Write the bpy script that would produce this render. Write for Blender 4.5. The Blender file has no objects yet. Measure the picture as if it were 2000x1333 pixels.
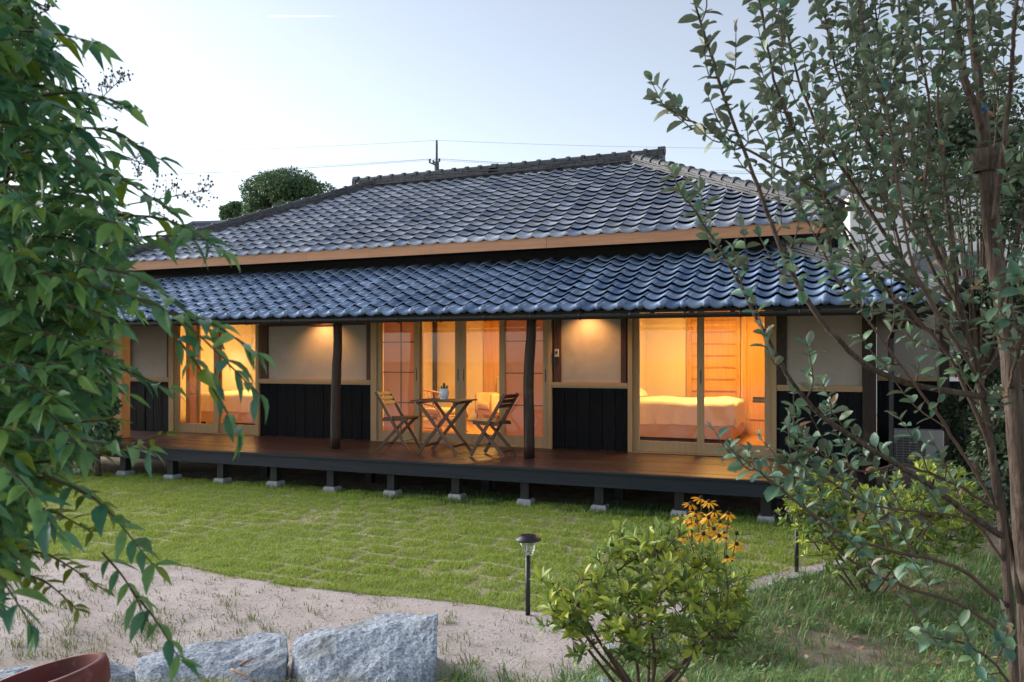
import bpy, bmesh, math, random
import numpy as np
from mathutils import Vector, Matrix, noise

random.seed(7)
RNG = np.random.default_rng(7)
scene = bpy.context.scene
COL = scene.collection
R = math.radians

# ------------------------------------------------------------------ camera
CAM_H = 1.76
YAW = 21.786                       # degrees turned left of the facade's normal
FPX = 1556.0                       # focal length in photo pixels (2000 px wide)
cam_data = bpy.data.cameras.new('camera')
cam = bpy.data.objects.new('camera', cam_data)
COL.objects.link(cam)
scene.camera = cam
cam_data.sensor_width = 36.0
cam_data.lens = 36.0 * FPX / 2000.0
cam_data.shift_y = 33.5 / 2000.0
cam_data.clip_start = 0.05
cam_data.clip_end = 5000.0
cam.location = (0, 0, CAM_H)
cam.rotation_euler = (R(90), 0, R(YAW))
cam_data.dof.use_dof = True
cam_data.dof.focus_distance = 9.0
cam_data.dof.aperture_fstop = 8.0

# ------------------------------------------------------------------ sky and sun
SUN_EL, SUN_ROT = 22.0, -85.0
world = bpy.data.worlds.new('World')
scene.world = world
world.use_nodes = True
wn = world.node_tree
sky = wn.nodes.new('ShaderNodeTexSky')
sky.sky_type = 'NISHITA'
sky.sun_disc = False
sky.sun_elevation = R(SUN_EL)
sky.sun_rotation = R(SUN_ROT)
sky.air_density = 1.0
sky.dust_density = 0.6
sky.ozone_density = 2.0
hs = wn.nodes.new('ShaderNodeHueSaturation')
hs.inputs['Saturation'].default_value = 0.50
wn.links.new(sky.outputs[0], hs.inputs['Color'])


def contrail_in_sky(base):
    """A thin vapour trail fixed in the sky, by direction."""
    def node(op, a, b=None):
        n = wn.nodes.new('ShaderNodeMath')
        n.operation = op
        for i, v in enumerate((a, b)):
            if v is None:
                continue
            if isinstance(v, (int, float)):
                n.inputs[i].default_value = v
            else:
                wn.links.new(v, n.inputs[i])
        return n.outputs[0]
    tc = wn.nodes.new('ShaderNodeTexCoord')
    th = R(YAW)
    ax = {'f': (-math.sin(th), math.cos(th), 0), 'r': (math.cos(th), math.sin(th), 0), 'u': (0, 0, 1)}
    dt = {}
    for k, v in ax.items():
        d = wn.nodes.new('ShaderNodeVectorMath')
        d.operation = 'DOT_PRODUCT'
        d.inputs[1].default_value = v
        wn.links.new(tc.outputs['Generated'], d.inputs[0])
        dt[k] = d.outputs['Value']
    front = node('GREATER_THAN', dt['f'], 0.1)
    a = node('DIVIDE', dt['r'], dt['f'])
    b = node('DIVIDE', dt['u'], dt['f'])
    t = node('DIVIDE', node('SUBTRACT', a, (524 - 1000) / FPX), 150 / FPX)
    inside_ = node('MULTIPLY', node('GREATER_THAN', t, 0.0), node('LESS_THAN', t, 1.0))
    fade = node('POWER', node('SUBTRACT', 1.0, node('MINIMUM', node('MAXIMUM', t, 0.0), 1.0)), 1.3)
    off = node('ABSOLUTE', node('SUBTRACT', b, (700 - 32) / FPX))
    core = node('MAXIMUM', node('SUBTRACT', 1.0, node('DIVIDE', off, 2.0 / FPX)), 0.0)
    m = node('MULTIPLY', node('MULTIPLY', core, fade), node('MULTIPLY', inside_, front))
    mx = wn.nodes.new('ShaderNodeMix')
    mx.data_type = 'RGBA'
    mx.inputs[7].default_value = (9.0, 9.0, 9.0, 1)
    wn.links.new(m, mx.inputs[0])
    wn.links.new(base, mx.inputs[6])
    return mx.outputs[2]


wn.links.new(contrail_in_sky(hs.outputs[0]), wn.nodes['Background'].inputs[0])
wn.nodes['Background'].inputs[1].default_value = 0.118

sun_data = bpy.data.lights.new('sun', 'SUN')
sun_data.energy = 2.9
sun_data.angle = R(50)
sun_data.color = (1.0, 0.96, 0.91)
sun = bpy.data.objects.new('sun', sun_data)
COL.objects.link(sun)
sd = Vector((math.sin(R(SUN_ROT)) * math.cos(R(SUN_EL)), math.cos(R(SUN_ROT)) * math.cos(R(SUN_EL)), math.sin(R(SUN_EL))))
sun.rotation_euler = sd.to_track_quat('Z', 'Y').to_euler()

vs = scene.view_settings
vs.view_transform = 'Standard'
vs.look = 'None'
vs.exposure = 1.0
vs.gamma = 1.0
cy = scene.cycles
cy.use_denoising = True
cy.max_bounces = 8
cy.diffuse_bounces = 4
cy.glossy_bounces = 3
cy.transmission_bounces = 6
cy.transparent_max_bounces = 24
cy.sample_clamp_indirect = 6.0
cy.caustics_reflective = False
cy.caustics_refractive = False

# ------------------------------------------------------------------ measuring helpers
_th = R(YAW)
_c, _s = math.cos(_th), math.sin(_th)


def _g(u):
    return math.tan(math.atan((u - 1000.0) / FPX) - _th)


def spot(u, v, d):
    """A point in the place, d metres in front of the lens, from its bearing in the photo."""
    r = (u - 1000.0) / FPX * d
    return np.array((-_s * d + _c * r, _c * d + _s * r, CAM_H - (v - 700.0) * d / FPX))


def on_ground(u, v, z=0.0):
    return spot(u, v, FPX * (CAM_H - z) / (v - 700.0))


FY = 10.78                         # facade plane


def fx(u):
    return _g(u) * FY


# ------------------------------------------------------------------ object helpers
ORG = {}


def put(o, parent=None):
    COL.objects.link(o)
    if parent is not None:
        o.parent = parent
    return o


def thing(name, label, cat, loc=(0, 0, 0), group=None):
    o = bpy.data.objects.new(name, None)
    o.empty_display_size = 0.1
    o.location = loc
    put(o)
    ORG[o.name] = np.array(loc, float)
    o['label'] = label
    o['category'] = cat
    if group:
        o['group'] = group
    return o


def tag(o, label, cat, group=None):
    o['label'] = label
    o['category'] = cat
    if group:
        o['group'] = group
    return o


def make_mesh(name, V, F, mat=None, smooth=False):
    me = bpy.data.meshes.new(name)
    V = np.asarray(V, np.float32)
    if isinstance(F, np.ndarray):
        n, k = F.shape
        me.vertices.add(len(V))
        me.vertices.foreach_set('co', V.ravel())
        me.loops.add(n * k)
        me.loops.foreach_set('vertex_index', F.astype(np.int32).ravel())
        me.polygons.add(n)
        me.polygons.foreach_set('loop_start', np.arange(0, n * k, k, dtype=np.int32))
        me.update(calc_edges=True)
        me.validate()
    else:
        me.from_pydata([tuple(map(float, p)) for p in V], [], [tuple(map(int, f)) for f in F])
        me.update()
    if smooth:
        me.polygons.foreach_set('use_smooth', np.ones(len(me.polygons), dtype=bool))
    if mat is not None:
        me.materials.append(mat)
    return me


def add(name, VF, mat, parent=None, smooth=False, kind=None, label=None):
    """One mesh object from world-space vertices, hung on its parent."""
    V, F = VF
    V = np.asarray(V, float)
    org = ORG[parent.name] if parent is not None else V.mean(0) * np.array((1, 1, 0)) + np.array((0, 0, V[:, 2].min()))
    o = bpy.data.objects.new(name, make_mesh(name, V - org, F, mat, smooth))
    if parent is None:
        o.location = org
    put(o, parent)
    ORG[o.name] = org
    if kind:
        o['kind'] = kind
    if label:
        o['label'] = label
    return o


def box(x0, x1, y0, y1, z0, z1):
    V = [(x0, y0, z0), (x1, y0, z0), (x1, y1, z0), (x0, y1, z0), (x0, y0, z1), (x1, y0, z1), (x1, y1, z1), (x0, y1, z1)]
    F = [(3, 2, 1, 0), (4, 5, 6, 7), (0, 1, 5, 4), (1, 2, 6, 5), (2, 3, 7, 6), (3, 0, 4, 7)]
    return np.array(V, float), F


def join(*parts):
    V, F, n = [], [], 0
    for v, f in parts:
        V.append(np.asarray(v, float))
        F += [tuple(int(i) + n for i in q) for q in f]
        n += len(v)
    return np.concatenate(V), F


def xf(VF, M):
    V, F = VF
    A = np.array(M)
    return V @ A[:3, :3].T + A[:3, 3], F


def bar(p, q, w, h, up=(0, 0, 1)):
    """A straight bar of rectangular section from p to q."""
    p, q, up = np.array(p, float), np.array(q, float), np.array(up, float)
    t = q - p
    L = np.linalg.norm(t)
    t /= L
    a = np.cross(t, up)
    if np.linalg.norm(a) < 1e-6:
        a = np.cross(t, (1, 0, 0))
    a /= np.linalg.norm(a)
    b = np.cross(a, t)
    V = [e + sa * a * w / 2 + sb * b * h / 2 for e in (p, q) for sa, sb in ((-1, -1), (1, -1), (1, 1), (-1, 1))]
    F = [(3, 2, 1, 0), (4, 5, 6, 7), (0, 1, 5, 4), (1, 2, 6, 5), (2, 3, 7, 6), (3, 0, 4, 7)]
    return np.array(V), F


def tube(pts, rad, n=6, cap=True):
    pts = np.asarray(pts, float)
    m = len(pts)
    rad = np.broadcast_to(np.asarray(rad, float), (m,))
    T = np.gradient(pts, axis=0)
    T /= np.linalg.norm(T, axis=1)[:, None] + 1e-12
    ref = np.array((0, 0, 1.0)) if abs(T[0][2]) < 0.9 else np.array((1.0, 0, 0))
    A = np.cross(T, ref)
    A /= np.linalg.norm(A, axis=1)[:, None] + 1e-12
    B = np.cross(T, A)
    an = np.linspace(0, 2 * math.pi, n, endpoint=False)
    V = (pts[:, None] + rad[:, None, None] * (np.cos(an)[None, :, None] * A[:, None] + np.sin(an)[None, :, None] * B[:, None])).reshape(-1, 3)
    F = [(i * n + j, i * n + (j + 1) % n, (i + 1) * n + (j + 1) % n, (i + 1) * n + j) for i in range(m - 1) for j in range(n)]
    if cap:
        F += [tuple(range(n - 1, -1, -1)), tuple((m - 1) * n + j for j in range(n))]
    return V, F


def lathe(prof, n=20, loc=(0, 0, 0)):
    """Turn a list of (radius, z)."""
    an = np.linspace(0, 2 * math.pi, n, endpoint=False)
    V = [(r * math.cos(a) + loc[0], r * math.sin(a) + loc[1], z + loc[2]) for r, z in prof for a in an]
    F = [(i * n + j, i * n + (j + 1) % n, (i + 1) * n + (j + 1) % n, (i + 1) * n + j) for i in range(len(prof) - 1) for j in range(n)]
    return np.array(V), F


def spline(ctrl, n):
    """Catmull-Rom through control points."""
    P = np.asarray(ctrl, float)
    P = np.concatenate(([2 * P[0] - P[1]], P, [2 * P[-1] - P[-2]]))
    m = len(P) - 3
    ts = np.linspace(0, m - 1e-6, n)
    i = ts.astype(int)
    t = (ts - i)[:, None]
    a, b, c, d = P[i], P[i + 1], P[i + 2], P[i + 3]
    return 0.5 * ((2 * b) + (c - a) * t + (2 * a - 5 * b + 4 * c - d) * t ** 2 + (3 * b - a - 3 * c + d) * t ** 3)


# ------------------------------------------------------------------ materials
def new_mat(name):
    m = bpy.data.materials.new(name)
    m.use_nodes = True
    nt = m.node_tree
    return m, nt, nt.nodes['Principled BSDF'], nt.nodes['Material Output']


def rgba(c):
    return (c[0], c[1], c[2], 1.0)


def basic(name, c1, c2=None, rough=0.6, scale=6.0, stretch=(1, 1, 1), detail=6.0, bump=0.0, bscale=None, spec=0.4, rnd=0.0,
          rnd_tint=None, spots=None, rough_var=0.0, coat=0.0, metal=0.0, lohi=(0.3, 0.7)):
    """Noise-mixed colour on world position, optional stretched grain, bump, per-piece brightness and dark or pale spots."""
    m, nt, bs, out = new_mat(name)
    N, L = nt.nodes.new, nt.links.new
    if c2 is None:
        c2 = tuple(x * 0.72 for x in c1)
    geo = N('ShaderNodeNewGeometry')
    mp = N('ShaderNodeMapping')
    mp.inputs['Scale'].default_value = stretch
    L(geo.outputs['Position'], mp.inputs[0])
    no = N('ShaderNodeTexNoise')
    no.inputs['Scale'].default_value = scale
    no.inputs['Detail'].default_value = detail
    no.inputs['Roughness'].default_value = 0.62
    L(mp.outputs[0], no.inputs['Vector'])
    ra = N('ShaderNodeMapRange')
    ra.inputs[1].default_value, ra.inputs[2].default_value = lohi
    L(no.outputs['Fac'], ra.inputs[0])
    mx = N('ShaderNodeMix')
    mx.data_type = 'RGBA'
    mx.inputs[6].default_value, mx.inputs[7].default_value = rgba(c2), rgba(c1)
    L(ra.outputs[0], mx.inputs[0])
    col = mx.outputs[2]
    if rnd > 0:
        oi = N('ShaderNodeObjectInfo')
        ad = N('ShaderNodeMath')
        ad.operation = 'ADD'
        L(oi.outputs['Random'], ad.inputs[0])
        L(geo.outputs['Random Per Island'], ad.inputs[1])
        fr = N('ShaderNodeMath')
        fr.operation = 'FRACT'
        L(ad.outputs[0], fr.inputs[0])
        mr = N('ShaderNodeMapRange')
        mr.inputs[3].default_value, mr.inputs[4].default_value = 1 - rnd, 1 + rnd
        L(fr.outputs[0], mr.inputs[0])
        mu = N('ShaderNodeVectorMath')
        mu.operation = 'SCALE'
        L(col, mu.inputs[0])
        L(mr.outputs[0], mu.inputs['Scale'])
        col = mu.outputs[0]
        if rnd_tint:
            m2 = N('ShaderNodeMath')
            m2.operation = 'MULTIPLY'
            m2.inputs[1].default_value = 7.31
            L(fr.outputs[0], m2.inputs[0])
            f2 = N('ShaderNodeMath')
            f2.operation = 'FRACT'
            L(m2.outputs[0], f2.inputs[0])
            pw = N('ShaderNodeMath')
            pw.operation = 'POWER'
            pw.inputs[1].default_value = 2.2
            L(f2.outputs[0], pw.inputs[0])
            tm = N('ShaderNodeMix')
            tm.data_type = 'RGBA'
            tm.inputs[7].default_value = rgba(rnd_tint)
            L(pw.outputs[0], tm.inputs[0])
            L(col, tm.inputs[6])
            col = tm.outputs[2]
    if spots:
        sc_, sc_col, lo, hi = spots
        n2 = N('ShaderNodeTexNoise')
        n2.inputs['Scale'].default_value = sc_
        n2.inputs['Detail'].default_value = 3
        L(geo.outputs['Position'], n2.inputs['Vector'])
        r2 = N('ShaderNodeMapRange')
        r2.inputs[1].default_value, r2.inputs[2].default_value = lo, hi
        L(n2.outputs['Fac'], r2.inputs[0])
        sm = N('ShaderNodeMix')
        sm.data_type = 'RGBA'
        sm.inputs[7].default_value = rgba(sc_col)
        L(r2.outputs[0], sm.inputs[0])
        L(col, sm.inputs[6])
        col = sm.outputs[2]
    L(col, bs.inputs['Base Color'])
    bs.inputs['Roughness'].default_value = rough
    if rough_var:
        rr = N('ShaderNodeMapRange')
        rr.inputs[3].default_value, rr.inputs[4].default_value = rough - rough_var, rough + rough_var
        L(no.outputs['Fac'], rr.inputs[0])
        L(rr.outputs[0], bs.inputs['Roughness'])
    bs.inputs['Specular IOR Level'].default_value = spec
    bs.inputs['Metallic'].default_value = metal
    bs.inputs['Coat Weight'].default_value = coat
    if bump:
        nb = no
        if bscale:
            nb = N('ShaderNodeTexNoise')
            nb.inputs['Scale'].default_value = bscale
            nb.inputs['Detail'].default_value = 4
            L(mp.outputs[0], nb.inputs['Vector'])
        bp = N('ShaderNodeBump')
        bp.inputs['Strength'].default_value = bump
        bp.inputs['Distance'].default_value = 0.02
        L(nb.outputs['Fac'], bp.inputs['Height'])
        L(bp.outputs[0], bs.inputs['Normal'])
    return m


def leaf_mat(name, c1, c2, under=None, rough=0.42, trans=0.3, tint=None):
    """Leaf: colour per leaf, paler underside, some light through the blade."""
    m, nt, bs, out = new_mat(name)
    N, L = nt.nodes.new, nt.links.new
    geo = N('ShaderNodeNewGeometry')
    oi = N('ShaderNodeObjectInfo')
    ad = N('ShaderNodeMath')
    ad.operation = 'ADD'
    L(oi.outputs['Random'], ad.inputs[0])
    L(geo.outputs['Random Per Island'], ad.inputs[1])
    fr = N('ShaderNodeMath')
    fr.operation = 'FRACT'
    L(ad.outputs[0], fr.inputs[0])
    cr = N('ShaderNodeValToRGB')
    cr.color_ramp.elements[0].color = rgba(c1)
    cr.color_ramp.elements[1].color = rgba(c2)
    cr.color_ramp.elements[1].position = 0.9
    if tint:
        e = cr.color_ramp.elements.new(0.98)
        e.color = rgba(tint)
    L(fr.outputs[0], cr.inputs[0])
    col = cr.outputs[0]
    no = N('ShaderNodeTexNoise')
    no.inputs['Scale'].default_value = 45
    L(geo.outputs['Position'], no.inputs['Vector'])
    mr = N('ShaderNodeMapRange')
    mr.inputs[3].default_value, mr.inputs[4].default_value = 0.65, 1.35
    L(no.outputs['Fac'], mr.inputs[0])
    mu = N('ShaderNodeVectorMath')
    mu.operation = 'SCALE'
    L(col, mu.inputs[0])
    L(mr.outputs[0], mu.inputs['Scale'])
    col = mu.outputs[0]
    if under:
        um = N('ShaderNodeMix')
        um.data_type = 'RGBA'
        um.inputs[7].default_value = rgba(under)
        L(geo.outputs['Backfacing'], um.inputs[0])
        L(col, um.inputs[6])
        col = um.outputs[2]
    L(col, bs.inputs['Base Color'])
    bs.inputs['Roughness'].default_value = rough
    bs.inputs['Specular IOR Level'].default_value = 0.45
    tr = N('ShaderNodeBsdfTranslucent')
    L(col, tr.inputs['Color'])
    ms = N('ShaderNodeMixShader')
    ms.inputs[0].default_value = trans
    L(bs.outputs[0], ms.inputs[1])
    L(tr.outputs[0], ms.inputs[2])
    L(ms.outputs[0], out.inputs['Surface'])
    return m


def glass_mat(name, tint=(1, 1, 1), gloss=0.9, ior=1.4):
    m, nt, bs, out = new_mat(name)
    N, L = nt.nodes.new, nt.links.new
    nt.nodes.remove(bs)
    tr = N('ShaderNodeBsdfTransparent')
    tr.inputs[0].default_value = rgba(tint)
    gl = N('ShaderNodeBsdfGlossy')
    gl.inputs['Roughness'].default_value = 0.02
    gl.inputs['Color'].default_value = (gloss, gloss, gloss, 1)
    lw = N('ShaderNodeLayerWeight')
    lw.inputs['Blend'].default_value = 0.5
    pw = N('ShaderNodeMath')
    pw.operation = 'POWER'
    pw.inputs[1].default_value = 4.0
    L(lw.outputs['Facing'], pw.inputs[0])
    fr = N('ShaderNodeMapRange')
    fr.inputs[3].default_value, fr.inputs[4].default_value = (ior - 1) ** 2 / (ior + 1) ** 2 * 1.5, 0.55
    L(pw.outputs[0], fr.inputs[0])
    ms = N('ShaderNodeMixShader')
    L(fr.outputs[0], ms.inputs[0])
    L(tr.outputs[0], ms.inputs[1])
    L(gl.outputs[0], ms.inputs[2])
    L(ms.outputs[0], out.inputs['Surface'])
    return m


def paper_mat(name, col, trans=0.55):
    m, nt, bs, out = new_mat(name)
    N, L = nt.nodes.new, nt.links.new
    bs.inputs['Base Color'].default_value = rgba(col)
    bs.inputs['Roughness'].default_value = 0.8
    tr = N('ShaderNodeBsdfTranslucent')
    tr.inputs[0].default_value = rgba(col)
    ms = N('ShaderNodeMixShader')
    ms.inputs[0].default_value = trans
    L(bs.outputs[0], ms.inputs[1])
    L(tr.outputs[0], ms.inputs[2])
    L(ms.outputs[0], out.inputs['Surface'])
    return m


def glow_mat(name, col, strength):
    m, nt, bs, out = new_mat(name)
    bs.inputs['Base Color'].default_value = rgba(col)
    bs.inputs['Emission Color'].default_value = rgba(col)
    bs.inputs['Emission Strength'].default_value = strength
    return m


MT = {}
MT['tile_old'] = basic('old_roof_tile', (0.56, 0.59, 0.67), (0.32, 0.36, 0.45), rough=0.52, metal=0.25, scale=9, bump=0.25, bscale=60, spec=0.5, rnd=0.27,
                       rnd_tint=(0.2, 0.25, 0.36), spots=(24, (0.52, 0.45, 0.41), 0.56, 0.75), rough_var=0.12)
MT['tile_new'] = basic('new_roof_tile', (0.29, 0.38, 0.54), (0.17, 0.24, 0.37), rough=0.5, metal=0.35, scale=5, bump=0.12, bscale=40, spec=0.5, rnd=0.24,
                       rnd_tint=(0.09, 0.15, 0.27), spots=(16, (0.30, 0.36, 0.44), 0.6, 0.8), rough_var=0.1)
MT['ridge'] = basic('ridge_tile', (0.065, 0.068, 0.078), (0.03, 0.032, 0.038), rough=0.5, scale=14, bump=0.3, bscale=70, rnd=0.35, spots=(30, (0.12, 0.11, 0.095), 0.57, 0.78))
MT['fascia'] = basic('fascia_wood', (0.56, 0.29, 0.155), (0.42, 0.2, 0.10), rough=0.6, scale=3.5, stretch=(0.6, 4, 9), bump=0.12, rnd=0.06, spots=(7, (0.40, 0.2, 0.11), 0.6, 0.85))
MT['dark'] = basic('black_timber', (0.012, 0.012, 0.013), rough=0.7, scale=6)
MT['hinoki'] = basic('pale_frame_wood', (0.56, 0.38, 0.2), (0.46, 0.29, 0.14), rough=0.5, scale=4, stretch=(14, 14, 0.8), bump=0.05)
MT['sillwood'] = basic('pale_sill_wood', (0.55, 0.36, 0.19), (0.44, 0.27, 0.13), rough=0.5, scale=4, stretch=(0.8, 14, 14), bump=0.05)
MT['oldpost'] = basic('old_post_wood', (0.055, 0.03, 0.02), (0.022, 0.012, 0.009), rough=0.55, scale=5, stretch=(9, 9, 0.7), bump=0.5, spots=(8, (0.12, 0.075, 0.05), 0.6, 0.8))
MT['redpost'] = basic('red_brown_wood', (0.11, 0.04, 0.02), (0.05, 0.018, 0.01), rough=0.5, scale=5, stretch=(9, 9, 0.8), bump=0.2)
MT['endpost'] = basic('new_orange_post', (0.62, 0.36, 0.17), (0.5, 0.27, 0.12), rough=0.5, scale=4, stretch=(8, 8, 0.6), bump=0.05)
MT['plaster'] = basic('plaster', (0.49, 0.43, 0.375), (0.43, 0.375, 0.325), rough=0.75, scale=2.2, bump=0.35, bscale=7, spec=0.25, spots=(3.1, (0.38, 0.325, 0.275), 0.55, 0.8))
MT['board'] = basic('charred_board', (0.011, 0.0125, 0.016), (0.0035, 0.004, 0.0055), rough=0.75, scale=6, stretch=(8, 8, 0.7), bump=0.5, rnd=0.3, spec=0.18)
MT['deck'] = basic('deck_board', (0.088, 0.047, 0.040), (0.048, 0.026, 0.023), rough=0.38, scale=4, stretch=(0.5, 9, 9), bump=0.12, rnd=0.2, spec=0.4, rough_var=0.1)
MT['rim'] = basic('deck_rim_paint', (0.011, 0.018, 0.029), (0.006, 0.010, 0.017), rough=0.65, scale=4, stretch=(0.6, 8, 8), bump=0.2)
MT['deckpost'] = basic('deck_post_paint', (0.02, 0.02, 0.023), (0.009, 0.009, 0.011), rough=0.6, scale=6, stretch=(7, 7, 0.8), bump=0.3)
MT['concrete'] = basic('concrete', (0.36, 0.37, 0.38), (0.26, 0.27, 0.28), rough=0.85, scale=18, bump=0.25, rnd=0.08)
MT['black_metal'] = basic('black_metal', (0.016, 0.018, 0.022), rough=0.4, scale=6, spec=0.5)
MT['soffit'] = basic('soffit_wood', (0.30, 0.14, 0.06), (0.2, 0.09, 0.04), rough=0.6, scale=4, stretch=(6, 0.8, 6))
MT['room_wall'] = basic('room_plaster', (0.78, 0.70, 0.58), (0.74, 0.66, 0.54), rough=0.85, scale=3, bump=0.05, spec=0.15)
MT['room_wood'] = basic('room_panel_wood', (0.62, 0.36, 0.13), (0.46, 0.24, 0.075), rough=0.5, scale=3.5, stretch=(11, 11, 0.5))
MT['floor'] = basic('room_floor_wood', (0.42, 0.22, 0.09), (0.33, 0.16, 0.06), rough=0.4, scale=4, stretch=(0.6, 10, 10))
MT['linen'] = basic('bed_linen', (0.80, 0.76, 0.72), (0.76, 0.72, 0.68), rough=0.85, scale=5, bump=0.2, bscale=9, spec=0.15)
MT['bedbase'] = basic('bed_base_fabric', (0.62, 0.47, 0.38), (0.56, 0.42, 0.34), rough=0.9, scale=20, spec=0.15)
MT['cream'] = basic('cream_upholstery', (0.66, 0.52, 0.34), (0.58, 0.45, 0.29), rough=0.9, scale=30, bump=0.2, spec=0.15)
MT['rattan'] = basic('rattan', (0.50, 0.25, 0.09), (0.36, 0.17, 0.06), rough=0.45, scale=20)
MT['teak'] = basic('teak_furniture', (0.15, 0.082, 0.052), (0.085, 0.046, 0.03), rough=0.55, scale=5, stretch=(6, 6, 6), bump=0.15, rnd=0.15)
MT['white_glaze'] = basic('white_ceramic', (0.74, 0.75, 0.77), (0.7, 0.71, 0.73), rough=0.35, scale=4)
MT['glass'] = glass_mat('window_glass')
MT['paper'] = paper_mat('shoji_paper', (0.66, 0.45, 0.33), 0.55)
MT['lattice'] = basic('shoji_lattice', (0.16, 0.085, 0.045), rough=0.6, scale=8)
MT['granite'] = basic('granite', (0.44, 0.49, 0.56), (0.13, 0.155, 0.19), rough=0.85, scale=75, detail=9, lohi=(0.36, 0.66), bump=0.6, bscale=30, spots=(4.2, (0.17, 0.16, 0.13), 0.56, 0.78))
MT['terracotta'] = basic('terracotta', (0.19, 0.038, 0.03), (0.10, 0.022, 0.02), rough=0.55, scale=7, bump=0.1, spots=(16, (0.34, 0.16, 0.12), 0.62, 0.85))
MT['bark'] = basic('bark', (0.155, 0.11, 0.082), (0.032, 0.022, 0.017), rough=0.9, scale=7, stretch=(11, 11, 1.0), bump=1.0, spots=(9, (0.22, 0.175, 0.14), 0.58, 0.8))
MT['twig'] = basic('twig_bark', (0.13, 0.085, 0.06), (0.07, 0.042, 0.03), rough=0.8, scale=20)
MT['stem'] = basic('green_brown_stem', (0.10, 0.085, 0.04), (0.07, 0.05, 0.03), rough=0.7, scale=20)
MT['grass'] = leaf_mat('lawn_blade', (0.23, 0.355, 0.047), (0.41, 0.50, 0.085), rough=0.6, trans=0.35, tint=(0.45, 0.38, 0.17))
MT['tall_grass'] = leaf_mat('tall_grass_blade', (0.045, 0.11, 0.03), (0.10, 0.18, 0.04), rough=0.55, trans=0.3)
MT['weed'] = leaf_mat('weed_leaf', (0.075, 0.185, 0.075), (0.23, 0.33, 0.085), rough=0.5, trans=0.3, tint=(0.3, 0.26, 0.12))
MT['dryweed'] = leaf_mat('dry_weed', (0.12, 0.18, 0.05), (0.30, 0.29, 0.13), rough=0.7, trans=0.2)
MT['nandina'] = leaf_mat('nandina_leaf', (0.06, 0.19, 0.115), (0.21, 0.38, 0.10), rough=0.33, trans=0.38, tint=(0.22, 0.30, 0.03))
MT['nandina_light'] = leaf_mat('young_nandina_leaf', (0.12, 0.20, 0.03), (0.26, 0.30, 0.03), rough=0.4, trans=0.4)
MT['feijoa'] = leaf_mat('feijoa_leaf', (0.065, 0.165, 0.11), (0.15, 0.24, 0.11), under=(0.16, 0.20, 0.145), rough=0.34, trans=0.18, tint=(0.24, 0.13, 0.07))
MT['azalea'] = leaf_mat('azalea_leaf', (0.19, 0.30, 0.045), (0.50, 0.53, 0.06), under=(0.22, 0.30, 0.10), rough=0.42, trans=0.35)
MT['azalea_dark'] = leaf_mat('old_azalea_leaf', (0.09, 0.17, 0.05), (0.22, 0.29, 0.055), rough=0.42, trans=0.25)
MT['evergreen'] = leaf_mat('evergreen_leaf', (0.03, 0.055, 0.03), (0.07, 0.10, 0.045), rough=0.4, trans=0.2)
MT['camphor'] = leaf_mat('camphor_leaf', (0.06, 0.125, 0.07), (0.13, 0.21, 0.09), rough=0.5, trans=0.2)
MT['hillwood'] = leaf_mat('hill_leaf', (0.05, 0.085, 0.055), (0.09, 0.12, 0.075), rough=0.7, trans=0.1)
MT['petal'] = leaf_mat('yellow_petal', (0.92, 0.38, 0.010), (0.95, 0.52, 0.015), rough=0.5, trans=0.35)
MT['cone'] = basic('flower_cone', (0.035, 0.015, 0.01), rough=0.9, scale=60)
MT['deadleaf'] = leaf_mat('dead_leaf', (0.22, 0.10, 0.05), (0.40, 0.25, 0.16), rough=0.7, trans=0.15, tint=(0.55, 0.5, 0.45))
MT['ac'] = basic('ivory_metal', (0.56, 0.53, 0.50), (0.53, 0.5, 0.47), rough=0.45, scale=5)
MT['grille'] = basic('grille_grey', (0.2, 0.2, 0.2), rough=0.5)
MT['white_wall'] = basic('pale_building_wall', (0.72, 0.72, 0.73), (0.66, 0.66, 0.68), rough=0.8, scale=2)
MT['blue_wall'] = basic('pale_blue_wall', (0.52, 0.58, 0.63), (0.48, 0.54, 0.6), rough=0.8, scale=2)
MT['brown_wall'] = basic('brown_building_wall', (0.16, 0.085, 0.06), rough=0.8, scale=2)
MT['far_tile'] = basic('far_roof_tile', (0.17, 0.19, 0.23), (0.12, 0.135, 0.17), rough=0.45, scale=4, rnd=0.1)
MT['window_dark'] = basic('dark_window_glass', (0.05, 0.06, 0.08), rough=0.1, scale=2, spec=0.8)
MT['pole'] = basic('utility_pole_concrete', (0.1, 0.105, 0.115), rough=0.8, scale=5)
MT['wire'] = basic('wire', (0.25, 0.26, 0.28), rough=0.6)
MT['contrail'] = basic('contrail_ice', (0.9, 0.9, 0.9), rough=1.0)
MT['solar'] = basic('solar_cell', (0.012, 0.014, 0.03), rough=0.15, scale=10, spec=0.7)
MT['clear'] = glass_mat('clear_plastic', (0.93, 0.95, 0.95), 0.95, 1.3)
MT['chrome'] = basic('chrome_plastic', (0.75, 0.75, 0.75), rough=0.2, metal=0.9)
MT['tan_screen'] = basic('door_slat_wood', (0.64, 0.37, 0.13), (0.50, 0.26, 0.08), rough=0.5, scale=3.5, stretch=(12, 12, 0.5))
MT['lampshade'] = glow_mat('lit_lampshade', (1.0, 0.66, 0.30), 1.6)
MT['bulb'] = glow_mat('lit_bulb', (1.0, 0.55, 0.16), 6.0)
MT['lens'] = glow_mat('lit_lens', (1.0, 0.70, 0.36), 6.0)
MT['soil'] = basic('under_soil', (0.05, 0.04, 0.032), rough=0.95, scale=9, bump=0.4)
MT['cactus'] = basic('cactus', (0.05, 0.13, 0.06), rough=0.6, scale=30)
MT['blue_tape'] = basic('blue_tape', (0.02, 0.06, 0.35), rough=0.5)

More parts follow.
